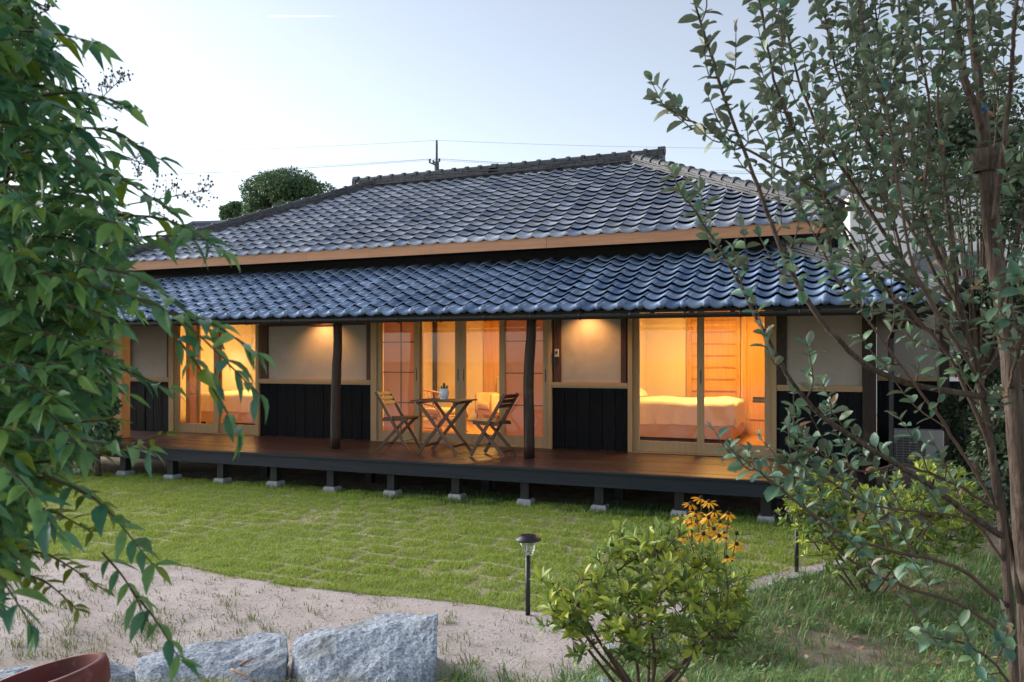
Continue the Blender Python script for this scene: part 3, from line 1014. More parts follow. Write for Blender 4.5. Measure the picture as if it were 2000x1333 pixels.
# rooms: floors, ceilings, walls
RC = 2.72
XA, XB = fx(610), fx(1150)         # partitions behind the plaster bays
YB = 15.0
add('room_floor', box(WL + 0.13, WR - 0.16, FY + 0.13, YB, FLOOR - 0.08, FLOOR + 0.012), MT['floor'], house)
add('room_ceiling', box(WL + 0.13, WR - 0.16, FY + 0.1, YB + 0.3, RC, RC + 0.05), MT['room_wall'], house)
add('room_wall', box(WL + 0.13, XA, 14.25, 14.35, FLOOR + 0.013, RC - 0.001), MT['room_wall'], house)
add('room_wall', box(XA + 0.09, XB - 0.06, YB, YB + 0.1, FLOOR - 0.08, RC - 0.001), MT['room_wall'], house)
add('room_wall', box(XB + 0.05, WR - 0.16, 14.3, 14.4, FLOOR + 0.013, RC - 0.001), MT['room_wall'], house)
add('partition', box(XA - 0.06, XA + 0.06, FY + 0.13, YB, FLOOR + 0.013, RC - 0.001), MT['room_wall'], house)
add('partition', box(XB - 0.06, XB + 0.06, FY + 0.13, YB, FLOOR + 0.013, RC - 0.001), MT['room_wall'], house)
add('partition', box(WL + 0.13, WL + 0.2, FY + 0.13, 14.24, FLOOR + 0.013, RC - 0.001), MT['room_wall'], house)
add('partition', box(WR - 0.22, WR - 0.16, FY + 0.13, 14.24, FLOOR + 0.013, RC - 0.001), MT['room_wood'], house)
# living room: dark post on the back wall, timber panel by the armchair
lx = lambda u, Y: _g(u) * Y
add('inner_post', box(lx(845, 14.9) - 0.02, lx(850, 14.9), 14.86, 14.995, FLOOR + 0.014, RC - 0.002), MT['oldpost'], house)
add('wood_panel', box(lx(945, 14.9), lx(1000, 14.9), 14.9, 14.996, FLOOR + 0.014, RC - 0.002), MT['room_wood'], house)
# right bedroom: slatted timber door and cupboard front on the back wall
d0, d1 = lx(1342, 14.25), lx(1446, 14.25)
sd_ = add('slatted_door', box(d0, d1, 14.25, 14.295, FLOOR + 0.014, 2.6), MT['tan_screen'], house)
add('door_stile', join(box(d0 - 0.001, d0 + 0.08, 14.225, 14.249, FLOOR + 0.015, 2.6), box(d1 - 0.08, d1, 14.225, 14.249, FLOOR + 0.015, 2.6)), MT['room_wood'], sd_)
for i in range(10):
    zz = FLOOR + 0.3 + i * 0.205
    add('slat', box(d0 + 0.082, d1 - 0.082, 14.232, 14.2485, zz, zz + 0.022), MT['rattan'], sd_)
add('handle', lathe([(0.0, 0), (0.02, 0), (0.02, 0.01), (0, 0.012)], 10, (d1 - 0.04, 14.22, 1.45)), MT['rattan'], sd_)
cup = add('cupboard_front', box(d1 + 0.05, lx(1520, 14.2), 14.1, 14.29, FLOOR + 0.014, RC - 0.002), MT['tan_screen'], house)
add('door_stile', join(box(d1 + 0.05, d1 + 0.12, 14.08, 14.099, FLOOR + 0.015, RC - 0.003), box(d1 + 0.5, d1 + 0.52, 14.08, 14.099, FLOOR + 0.015, RC - 0.003)), MT['room_wood'], cup)
# left bedroom: open shoji at the left edge of the opening
ins = add('inner_shoji', join(box(-10.62, -10.55, FY + 0.2, FY + 0.23, FLOOR + 0.014, 2.5), box(-10.38, -10.31, FY + 0.2, FY + 0.23, FLOOR + 0.014, 2.5),
                              box(-10.55, -10.38, FY + 0.2, FY + 0.23, FLOOR + 0.014, FLOOR + 0.08), box(-10.55, -10.38, FY + 0.2, FY + 0.23, 1.12, 1.14)), MT['room_wood'], house)
add('shoji_paper', box(-10.55, -10.38, FY + 0.213, FY + 0.217, FLOOR + 0.08, 2.5), MT['paper'], ins)
# set-back wing at the right end
WY = 12.5
add('wing_wall', box(0.62, 1.95, WY, WY + 0.1, 1.5, 2.5), MT['plaster'], house)
add('wing_post', box(1.42, 1.53, WY - 0.03, WY + 0.05, 0.3, 2.5), MT['oldpost'], house)
add('wing_sill', box(0.62, 1.418, WY - 0.04, WY + 0.1, 1.44, 1.499), MT['sillwood'], house)
for i in range(7):
    add('cladding_board', box(0.62 + i * 0.19 + 0.002, 0.81 + i * 0.19 - 0.002, WY - 0.012 + random.uniform(-0.003, 0.003), WY + 0.1, 0.2, 1.438), MT['board'], house)
add('wing_rail', box(0.62, 1.95, WY - 0.05, WY + 0.1, 2.501, 2.62), MT['redpost'], house)
add('wing_eave', box(0.56, 1.2, 11.3, WY + 0.1, 2.625, 2.66), MT['soffit'], house)


# lamps of the house
def lamp(name, kind, loc, power, color, parent=None, size=0.3, spot=None, rot=None):
    ld = bpy.data.lights.new(name, kind)
    ld.energy = power
    ld.color = color
    if kind == 'POINT':
        ld.shadow_soft_size = size
    if kind == 'AREA':
        ld.size = size
    if kind == 'SPOT':
        ld.shadow_soft_size = 0.03
        ld.spot_size, ld.spot_blend = spot
    o = bpy.data.objects.new(name, ld)
    o.location = loc
    if rot is not None:
        o.rotation_euler = rot
    COL.objects.link(o)
    return o


WARM = (1.0, 0.53, 0.12)
def ceiling_lamp(x, y, power, where):
    t = thing('ceiling_lamp', 'round lit ceiling lamp in the ' + where, 'lamp', (x, y, RC))
    add('mount', lathe([(0, 0), (0.09, 0), (0.09, -0.03), (0, -0.03)], 16, (x, y, RC - 0.001)), MT['white_glaze'], t)
    add('shade', lathe([(0.0, -0.031), (0.2, -0.031), (0.21, -0.05), (0.2, -0.09), (0, -0.1)], 20, (x, y, RC)), MT['lampshade'], t, True)
    lamp('ceiling_lamp_light', 'AREA', (x, y, RC - 0.12), power, WARM, size=0.45)


ceiling_lamp(-9.9, 12.4, 48, 'left bedroom with two pillows')
ceiling_lamp(-5.2, 12.9, 84, 'living room with the armchair')
ceiling_lamp(-1.6, 12.7, 50, 'right bedroom with the slatted door')


def downlight(x, lab, power):
    t = thing('downlight', lab, 'lamp', (x, FY - 0.27, 2.5))
    add('housing', lathe([(0, 0.09), (0.035, 0.09), (0.04, 0.0), (0.034, 0.0), (0.03, 0.012)], 14, (x, FY - 0.27, 2.46)), MT['black_metal'], t, True)
    add('lens', lathe([(0, 0.012), (0.03, 0.012)], 14, (x, FY - 0.27, 2.46)), MT['lens'], t)
    lamp('downlight_light', 'SPOT', (x, FY - 0.27, 2.455), power, (1.0, 0.47, 0.15), spot=(R(125), 0.9), rot=(R(12), 0, 0))


downlight(fx(636), 'small eave downlight over the wide plaster panel left of the chairs', 21)
downlight(fx(1150), 'small eave downlight over the square plaster panel by the right post', 21)

# ------------------------------------------------------------------ veranda deck
DY0, DY1, DX0, DX1 = 8.78, 10.72, -11.6, 0.28
deck = thing('veranda_deck', 'long red-brown timber veranda deck on short black posts along the house', 'deck', (-5.6, 9.7, 0))
nbd = 14
bw = (DY1 - DY0 - 0.005) / nbd
for i in range(nbd):
    y0 = DY0 + 0.005 + i * bw
    seg = [DX0, -8.1 + 1.3 * (i % 3), -4.4 + 1.1 * ((i * 2) % 3), DX1]
    for a, b in zip(seg[:-1], seg[1:]):
        j = random.uniform(-0.002, 0.002)
        add('deck_board', box(a + 0.001, b - 0.002, y0 + 0.002, y0 + bw - 0.003, 0.43 + j, 0.468 + j), MT['deck'], deck)
add('rim_board', box(DX0 - 0.005, DX1 + 0.005, DY0 - 0.04, DY0 + 0.003, 0.298, 0.452), MT['rim'], deck)
add('edge_strip', box(DX0 - 0.02, DX1 + 0.02, DY0 - 0.058, DY0 + 0.004, 0.4525, 0.4745), MT['rim'], deck)
add('rim_board', box(DX0 - 0.04, DX0 - 0.006, DY0 + 0.004, DY1, 0.298, 0.452), MT['rim'], deck)
add('rim_board', box(DX1 + 0.006, DX1 + 0.04, DY0 + 0.004, DY1, 0.298, 0.452), MT['rim'], deck)
for yy in (8.86, 9.75, 10.6):
    add('joist', box(DX0, DX1, yy - 0.04, yy + 0.04, 0.335, 0.428), MT['dark'], deck)
PX = [-9.735 + 0.91 * k for k in range(-2, 12)]
for row, yy in enumerate((8.87, 9.8)):
    for x in PX:
        if row == 1 and (PX.index(x) % 2):
            continue
        h = float(ground_h(x, yy))
        w = 0.052
        p = add('deck_post', box(x - w, x + w, yy - w, yy + w, h + (0.085 if row == 0 else -0.02), 0.334 if row == 0 else 0.42), MT['deckpost'], deck)
        if row:
            continue
        a, b = 0.092, 0.078
        V = [(x + sx * r_, yy + sy * r_, z) for z, r_ in ((h - 0.04, a), (h + 0.055, a * 0.96), (h + 0.084, b)) for sx, sy in ((-1, -1), (1, -1), (1, 1), (-1, 1))]
        F = [(3, 2, 1, 0), (8, 9, 10, 11)] + [(k * 4 + i, k * 4 + (i + 1) % 4, k * 4 + 4 + (i + 1) % 4, k * 4 + 4 + i) for k in range(2) for i in range(4)]
        add('footing_stone', (np.array(V), F), MT['concrete'], p)
# dark earth wall far under the deck
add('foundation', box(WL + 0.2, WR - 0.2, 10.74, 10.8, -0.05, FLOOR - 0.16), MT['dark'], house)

# ------------------------------------------------------------------ folding furniture on the deck
def place(ox, oy, rot, oz=0.47):
    M = np.eye(4)
    c, s = math.cos(R(rot)), math.sin(R(rot))
    M[:2, :2] = ((c, -s), (s, c))
    M[:3, 3] = (ox, oy, oz)
    return M


def folding_chair(ox, oy, rot, label):
    t = thing('folding_chair', label, 'chair', (ox, oy, 0.47), 'folding chairs on the veranda')
    M = place(ox, oy, rot)
    for s in (-1, 1):
        yo, yi = s * 0.20, s * 0.165
        add('upright_leg', xf(bar((-0.26, yo, 0.82), (0.235, yo, 0.012), 0.022, 0.042, (1, 0, 0.6)), M), MT['teak'], t)
        add('rear_leg', xf(bar((0.17, yi, 0.435), (-0.245, yi, 0.012), 0.022, 0.038, (1, 0, -0.6)), M), MT['teak'], t)
        add('seat_rail', xf(bar((-0.17, s * 0.175, 0.425), (0.215, s * 0.175, 0.44), 0.02, 0.034), M), MT['teak'], t)
        add('foot_bolt', xf(tube([(0.0, yi - 0.02, 0.29), (0.0, yo + 0.02, 0.29)], 0.006, 6), M), MT['black_metal'], t)
    for i in range(6):
        x = -0.155 + i * 0.07
        add('seat_slat', xf(box(x, x + 0.055, -0.19, 0.19, 0.446 + 0.0025 * i, 0.460 + 0.0025 * i), M), MT['teak'], t)
    for i in range(3):
        k = 0.03 + i * 0.075
        px, pz = -0.26 + 0.495 * k / 0.81 * 0.85, 0.815 - k * 0.85
        add('back_slat', xf(bar((px + 0.012, -0.198, pz), (px + 0.012, 0.198, pz), 0.016, 0.048, (-0.5, 0, 0.85)), M), MT['teak'], t)
    add('stretcher', xf(bar((-0.20, -0.155, 0.075), (-0.20, 0.155, 0.075), 0.016, 0.03), M), MT['teak'], t)
    add('stretcher', xf(tube([(0.16, -0.19, 0.14), (0.16, 0.19, 0.14)], 0.008, 6), M), MT['teak'], t)
    return t


folding_chair(-5.66, 9.86, 4, 'slatted wooden folding chair left of the table, turned toward the pot')
folding_chair(-4.14, 9.70, 176, 'slatted wooden folding chair right of the table, against the dark veranda post')

tb = thing('folding_table', 'small slatted wooden folding table with crossed legs between two chairs', 'table', (-4.88, 9.73, 0.47))
M = place(-4.88, 9.73, 2)
for i in range(8):
    y = -0.31 + i * 0.078
    add('top_slat', xf(box(-0.36, 0.36, y, y + 0.072, 0.708, 0.726), M), MT['teak'], tb)
for s in (-1, 1):
    add('top_rail', xf(box(s * 0.27 - 0.02, s * 0.27 + 0.02, -0.28, 0.28, 0.678, 0.7075), M), MT['teak'], tb)
    for k in (-1, 1):
        yo = s * (0.245 if k == 1 else 0.215)
        add('leg', xf(bar((-0.27 * k, yo, 0.69), (0.29 * k, yo, 0.012), 0.022, 0.042, (1, 0, 0.6 * k)), M), MT['teak'], tb)
for k, yo in ((-1, 0.205), (1, 0.235)):
    add('stretcher', xf(bar((0.2 * k, -yo, 0.11), (0.2 * k, yo, 0.11), 0.018, 0.034), M), MT['teak'], tb)

# white pot with a small cactus
px_, py_, pz_ = -4.88, 9.72, 1.197
pot = thing('plant_pot', 'small white pot on a saucer with a cactus on the folding table', 'plant pot', (px_, py_, pz_))
add('pot_body', lathe([(0, 0.025), (0.046, 0.025), (0.05, 0.03), (0.066, 0.06), (0.068, 0.15), (0.062, 0.15), (0.06, 0.13), (0, 0.128)], 24, (px_, py_, pz_)), MT['white_glaze'], pot, True)
add('saucer', lathe([(0, 0), (0.05, 0), (0.057, 0.02), (0.053, 0.024), (0.03, 0.02), (0, 0.02)], 24, (px_, py_, pz_)), MT['white_glaze'], pot, True)
cac = []
for dx, dy, hh, rr in ((0, 0, 0.1, 0.02), (0.028, 0.01, 0.065, 0.014), (-0.022, -0.012, 0.055, 0.013)):
    cac.append(tube([(px_ + dx, py_ + dy, pz_ + 0.12), (px_ + dx * 1.2, py_ + dy, pz_ + 0.13 + hh * 0.4), (px_ + dx * 1.5, py_ + dy, pz_ + 0.13 + hh * 0.8), (px_ + dx * 1.6, py_ + dy, pz_ + 0.13 + hh)], [rr * 0.7, rr, rr, rr * 0.3], 8))
add('cactus', join(*cac), MT['cactus'], pot, True)

# small grey device on the post
t = thing('wall_sensor', 'small pale outdoor sensor box fixed on the red-brown post', 'sensor', (fx(1090), FY - 0.06, 1.85))
add('case', box(fx(1086.5), fx(1093.5), FY - 0.075, FY - 0.037, 1.78, 1.89), MT['ac'], t)
add('sensor_eye', box(fx(1088), fx(1092), FY - 0.08, FY - 0.076, 1.82, 1.86), MT['black_metal'], t)
add('arm', bar((fx(1090), FY - 0.05, 1.78), (fx(1090), FY - 0.04, 1.66), 0.018, 0.018), MT['black_metal'], t)

# ------------------------------------------------------------------ furniture seen inside
def cloth_grid(x0, x1, y0, y1, z, drops, n=26, amp=0.008, seed=1):
    """A cover lying on a bed and hanging over its edges: drops = (x0 side, x1 side, y0 side, y1 side)."""
    def axis(a, b, da, db, n):
        s = np.concatenate((np.linspace(a - da, a, 7, endpoint=False) if da else [], np.linspace(a, b, n), np.linspace(b, b + db, 8)[1:] if db else []))
        return s
    sx, sy = axis(x0, x1, drops[0], drops[1], n), axis(y0, y1, drops[2], drops[3], n)
    X, Y = np.meshgrid(sx, sy)
    ox = np.maximum(x0 - X, 0) + np.maximum(X - x1, 0)
    oy = np.maximum(y0 - Y, 0) + np.maximum(Y - y1, 0)
    Xc, Yc = np.clip(X, x0, x1), np.clip(Y, y0, y1)
    flare = 0.10
    Z = z - np.maximum(ox, oy) + amp * 3 * (vnoise(X, Y, 3, seed) - 0.5) + amp * 1.4 * (vnoise(X * 2 + Y, Y - X, 5, seed + 1) - 0.5) - 0.03 * np.clip(1 - np.minimum.reduce((Xc - x0, x1 - Xc, Yc - y0, y1 - Yc)) / 0.12, 0, 1)
    fold = 0.034 * np.sin(X * 23 + 4 * vnoise(X, Y, 2, seed)) * (oy > 0) * np.clip(oy / 0.3, 0, 1)
    fold2 = 0.025 * np.sin(Y * 21) * (ox > 0) * np.clip(ox / 0.3, 0, 1)
    Xf = Xc + np.where(X > x1, 1, np.where(X < x0, -1, 0)) * (flare * ox * 0.6 + 0.012) + fold2
    Yf = Yc + np.where(Y > y1, 1, np.where(Y < y0, -1, 0)) * (flare * oy * 0.6 + 0.012) + fold
    idx = np.arange(X.size).reshape(X.shape)
    F = np.stack((idx[:-1, :-1], idx[:-1, 1:], idx[1:, 1:], idx[1:, :-1]), -1).reshape(-1, 4)
    return np.stack((Xf, Yf, Z), -1).reshape(-1, 3), F


def pillow_geo(cx, cy, cz, w, d, h, tilt):
    n = 14
    u, v = np.meshgrid(np.linspace(-1, 1, n), np.linspace(-1, 1, n))
    t = (np.clip(1 - np.abs(u) ** 3.5, 0, 1) * np.clip(1 - np.abs(v) ** 3.5, 0, 1)) ** 0.55
    top = np.stack((u * w / 2 * (1 - 0.05 * (1 - v ** 2)), v * d / 2 * (1 - 0.05 * (1 - u ** 2)), t * h / 2), -1).reshape(-1, 3)
    bot = top * np.array((1, 1, -1))
    idx = np.arange(n * n).reshape(n, n)
    F = [tuple(q) for q in np.stack((idx[:-1, :-1], idx[:-1, 1:], idx[1:, 1:], idx[1:, :-1]), -1).reshape(-1, 4)]
    V = np.concatenate((top, bot))
    a = R(tilt)
    Rm = np.array(((1, 0, 0), (0, math.cos(a), -math.sin(a)), (0, math.sin(a), math.cos(a))))
    return V @ Rm.T + np.array((cx, cy, cz)), F + [tuple(i + n * n for i in q[::-1]) for q in F]


def bed(x0, x1, y0, y1, label, drops):
    t = thing('bed', label, 'bed', ((x0 + x1) / 2, (y0 + y1) / 2, FLOOR + 0.012))
    zf = FLOOR + 0.013
    for lx_, ly_ in ((x0 + 0.12, y0 + 0.12), (x1 - 0.12, y0 + 0.12), (x0 + 0.12, y1 - 0.12), (x1 - 0.12, y1 - 0.12)):
        add('leg', box(lx_ - 0.035, lx_ + 0.035, ly_ - 0.035, ly_ + 0.035, zf, zf + 0.06), MT['lattice'], t)
    add('bed_base', box(x0, x1, y0, y1, zf + 0.06, zf + 0.33), MT['bedbase'], t)
    add('mattress', box(x0 + 0.01, x1 - 0.01, y0 + 0.01, y1 - 0.01, zf + 0.332, zf + 0.575), MT['linen'], t)
    add('bedspread', cloth_grid(x0, x1, y0, y1, zf + 0.625, drops, 26, 0.012, 3), MT['linen'], t, True)
    return t


bed(-3.42, -1.34, 12.22, 13.75, 'wide bed with pale cover hanging to the floor beside the slatted door', (0, 0.34, 0.33, 0))
bed(-11.42, -9.5, 12.0, 14.02, 'wide bed with white cover and pillows in the left bedroom', (0.33, 0, 0.33, 0))
for i, (cx, lab) in enumerate(((-11.0, 'white bed pillow farthest left, seen past the left door stile'), (-10.45, 'white bed pillow in the middle of the left bed'), (-9.85, 'white bed pillow at the right of the left bed near the lamp glow'))):
    tag(add('pillow', pillow_geo(cx, 13.72, 1.20, 0.56, 0.42, 0.19, 28), MT['linen'], None, True), lab, 'pillow', 'pillows on the left bed')
for i, (cy, lab) in enumerate(((12.62, 'bed pillow at the window side of the right bed'), (13.3, 'bed pillow at the wall side of the right bed'))):
    v_, f_ = pillow_geo(0, 0, 0, 0.56, 0.42, 0.17, 20)
    v_ = np.stack((v_[:, 1], v_[:, 0], v_[:, 2]), 1) * np.array((-1, 1, 1)) + np.array((-3.1, cy, 1.2))
    tag(add('pillow', (v_, f_), MT['linen'], None, True), lab, 'pillow', 'pillows on the right bed')

sx_ = lx(1252, 14.2)
sc_ = thing('wall_sconce', 'lit rectangular wall lamp above the head of the right bed', 'lamp', (sx_, 14.2, 1.35))
add('shade', box(sx_ - 0.06, sx_ + 0.05, 14.12, 14.22, 1.33, 1.56), MT['lampshade'], sc_)
add('bracket', box(sx_ - 0.02, sx_ + 0.02, 14.221, 14.299, 1.40, 1.48), MT['rattan'], sc_)
lamp('sconce_light', 'POINT', (sx_, 14.05, 1.46), 3.5, (1.0, 0.55, 0.18), size=0.06)
bx_ = lx(511, 13.9)
bl = thing('bedside_lamp', 'lit bedside lamp glowing beside the left bed', 'lamp', (bx_, 13.9, FLOOR + 0.012))
add('stand', lathe([(0, 0), (0.12, 0), (0.12, 0.02), (0.015, 0.03), (0.015, 0.85), (0, 0.85)], 14, (bx_, 13.9, FLOOR + 0.013)), MT['lattice'], bl)
add('shade', lathe([(0.0, 0.84), (0.12, 0.84), (0.10, 1.06), (0, 1.06)], 18, (bx_, 13.9, FLOOR + 0.013)), MT['lampshade'], bl, True)
lamp('bedside_light', 'POINT', (bx_ - 0.02, 13.72, 1.55), 5, (1.0, 0.55, 0.18), size=0.08)
nb_ = lx(1488, 13.9)
ns = thing('bedside_cabinet', 'low wooden bedside cabinet in the far right corner of the bedroom', 'cabinet', (nb_, 13.8, FLOOR + 0.013))
add('carcass', box(nb_ - 0.2, nb_ + 0.25, 13.7, 14.05, FLOOR + 0.013, 1.02), MT['room_wood'], ns)
add('drawer', box(nb_ - 0.18, nb_ + 0.23, 13.685, 13.699, 0.75, 1.0), MT['tan_screen'], ns)
ph = thing('telephone', 'small dark telephone on the bedside cabinet', 'telephone', (nb_ - 0.05, 13.85, 1.02))
add('base', box(nb_ - 0.14, nb_ + 0.05, 13.78, 13.92, 1.021, 1.06), MT['black_metal'], ph)
add('handset', bar((nb_ - 0.14, 13.85, 1.09), (nb_ + 0.05, 13.85, 1.09), 0.05, 0.045), MT['black_metal'], ph)

# upholstered armchair by the panelled wall
ax_ = lx(968, 14.3)
ac_ = thing('armchair', 'cream wing armchair on wooden legs by the panelled wall', 'armchair', (ax_, 14.35, FLOOR + 0.013))
zf = FLOOR + 0.013


def soft(x0, x1, y0, y1, z0, z1, b=0.05):
    bm = bmesh.new()
    V, F = box(x0, x1, y0, y1, z0, z1)
    vs_ = [bm.verts.new(v) for v in V]
    for f in F:
        bm.faces.new([vs_[i] for i in f])
    bmesh.ops.bevel(bm, geom=list(bm.edges), offset=b, segments=3, affect='EDGES', profile=0.6)
    bm.verts.index_update()
    o = np.array([v.co[:] for v in bm.verts]), [tuple(v.index for v in f.verts) for f in bm.faces]
    bm.free()
    return o


Ma = place(ax_, 14.35, -38, zf)
add('backrest', xf(soft(-0.33, 0.33, 0.16, 0.34, 0.36, 0.93, 0.06), Ma), MT['cream'], ac_, True)
add('seat_cushion', xf(soft(-0.25, 0.25, -0.3, 0.18, 0.28, 0.42, 0.05), Ma), MT['cream'], ac_, True)
for s in (-1, 1):
    add('arm', xf(soft(s * 0.31 - 0.06, s * 0.31 + 0.06, -0.3, 0.25, 0.22, 0.6, 0.05), Ma), MT['cream'], ac_, True)
add('seat_frame', xf(box(-0.34, 0.34, -0.3, 0.3, 0.19, 0.272), Ma), MT['rattan'], ac_)
for a, b in ((-0.3, -0.26), (0.3, -0.26), (-0.3, 0.26), (0.3, 0.26)):
    add('leg', xf(tube([(a, b, 0.19), (a * 1.08, b * 1.08, 0.0)], [0.024, 0.016], 8), Ma), MT['rattan'], ac_)

# rattan lounge chair
rx_, ry_ = lx(866, 12.3), 12.25
rc = thing('rattan_chair', 'low curved rattan lounge chair with pale cushion behind the folding table', 'chair', (rx_, ry_, zf))
Mr = place(rx_, ry_, -20, zf)
hoop = [(-0.28 + 0.0 * k, 0, 0) for k in range(2)]
for i in range(9):
    f_ = i / 8
    y = -0.26 + 0.52 * f_
    add('back_spindle', xf(tube(spline([(-0.30 - 0.05 * math.sin(np.pi * f_), y * 0.9, 0.33), (-0.40 - 0.08 * math.sin(np.pi * f_), y, 0.5), (-0.47 - 0.06 * math.sin(np.pi * f_), y * 1.05, 0.66)], 6), 0.009, 5), Mr), MT['rattan'], rc)
for s in (-1, 1):
    add('arm', xf(tube(spline([(-0.50, s * 0.12, 0.70), (-0.42, s * 0.30, 0.66), (-0.15, s * 0.34, 0.52), (0.18, s * 0.33, 0.46), (0.30, s * 0.31, 0.30), (0.22, s * 0.30, 0.16)], 22), 0.017, 7), Mr), MT['rattan'], rc, True)
    for xx in (-0.25, 0.24):
        add('leg', xf(tube(spline([(xx, s * 0.26, 0.30), (xx * 1.1, s * 0.28, 0.15), (xx * 1.35, s * 0.28, 0.01)], 8), 0.016, 7), Mr), MT['rattan'], rc, True)
add('back_hoop', xf(tube(spline([(-0.50, -0.13, 0.70), (-0.55, 0, 0.72), (-0.50, 0.13, 0.70)], 8), 0.017, 7), Mr), MT['rattan'], rc, True)
add('seat_ring', xf(tube(spline([(0.28, -0.24, 0.3), (0.3, 0.24, 0.3), (-0.3, 0.27, 0.29), (-0.3, -0.27, 0.29), (0.28, -0.24, 0.3)], 30), 0.014, 6), Mr), MT['rattan'], rc, True)
add('stretcher', xf(join(tube([(-0.3, -0.27, 0.09), (0.3, -0.27, 0.09)], 0.01, 6), tube([(-0.3, 0.27, 0.09), (0.3, 0.27, 0.09)], 0.01, 6)), Mr), MT['rattan'], rc)
add('cushion', xf(soft(-0.27, 0.27, -0.24, 0.24, 0.31, 0.42, 0.05), Mr), MT['cream'], rc, True)

# ------------------------------------------------------------------ foliage tools
def leaf_template(kind):
    """Leaf blade of unit length along x: (verts, triangles); z is the fold and droop."""
    if kind == 'oval':
        st = ((0.0, 0.0), (0.14, 0.13), (0.38, 0.25), (0.66, 0.255), (0.88, 0.15), (1.0, 0.0))
        droop, fold = 0.10, 0.05
    elif kind == 'lance':
        st = ((0.0, 0.0), (0.12, 0.09), (0.34, 0.165), (0.58, 0.148), (0.82, 0.062), (1.0, 0.0))
        droop, fold = 0.20, 0.045
    elif kind == 'azalea':
        st = ((0.0, 0.0), (0.2, 0.09), (0.5, 0.17), (0.75, 0.15), (0.92, 0.06), (1.0, 0.0))
        droop, fold = 0.12, 0.05
    elif kind == 'petal':
        st = ((0.0, 0.03), (0.3, 0.10), (0.65, 0.14), (0.9, 0.09), (1.0, 0.0))
        droop, fold = 0.12, 0.015
    elif kind == 'weed':
        st = ((0.0, 0.0), (0.3, 0.17), (0.65, 0.16), (1.0, 0.0))
        droop, fold = 0.2, 0.04
    else:
        st = ((0.0, 0.0), (0.45, 0.28), (1.0, 0.0))
        droop, fold = 0.1, 0.06
    V, rows = [], []
    for x, w in st:
        z = -droop * x * x
        if w == 0:
            rows.append((len(V),))
            V.append((x, 0, z))
        else:
            k = len(V)
            V += [(x, -w, z + fold * w / 0.2), (x, 0, z), (x, w, z + fold * w / 0.2)]
            rows.append((k, k + 1, k + 2))
    F = []
    for a, b in zip(rows[:-1], rows[1:]):
        if len(a) == 1 and len(b) == 3:
            F += [(a[0], b[0], b[1]), (a[0], b[1], b[2])]
        elif len(a) == 3 and len(b) == 1:
            F += [(a[0], b[0], a[1]), (a[1], b[0], a[2])]
        elif len(a) == 3:
            F += [(a[0], b[0], b[1]), (a[0], b[1], a[1]), (a[1], b[1], b[2]), (a[1], b[2], a[2])]
    return np.array(V, float), np.array(F)


TPL = {k: leaf_template(k) for k in ('oval', 'lance', 'azalea', 'petal', 'weed', 'tiny')}


def unit(a):
    return a / (np.linalg.norm(a, axis=-1, keepdims=True) + 1e-9)


def frames(T, Nv):
    T = unit(T)
    B = unit(np.cross(Nv, T))
    return T, B, np.cross(T, B)


def leaf_mesh(P, T, Nv, S, kind, bend=None):
    """Many leaves as one triangle mesh."""
    V0, F0 = TPL[kind]
    T, B, Nn = frames(T, Nv)
    S = np.asarray(S)[:, None, None]
    V0b = np.broadcast_to(V0, (len(P),) + V0.shape).copy()
    if bend is not None:
        V0b[:, :, 2] -= (bend[:, None] * V0b[:, :, 0] ** 2)
        V0b[:, :, 1] *= RNG.uniform(0.72, 1.18, len(P))[:, None]
        V0b[:, :, 2] += RNG.uniform(-0.1, 0.55, len(P))[:, None] * np.abs(V0b[:, :, 1]) + RNG.uniform(-0.25, 0.25, len(P))[:, None] * V0b[:, :, 1] * V0b[:, :, 0]
    V = P[:, None] + S * (V0b[:, :, :1] * T[:, None] + V0b[:, :, 1:2] * B[:, None] + V0b[:, :, 2:] * Nn[:, None])
    F = F0[None] + (np.arange(len(P)) * len(V0))[:, None, None]
    return V.reshape(-1, 3), F.reshape(-1, 3)


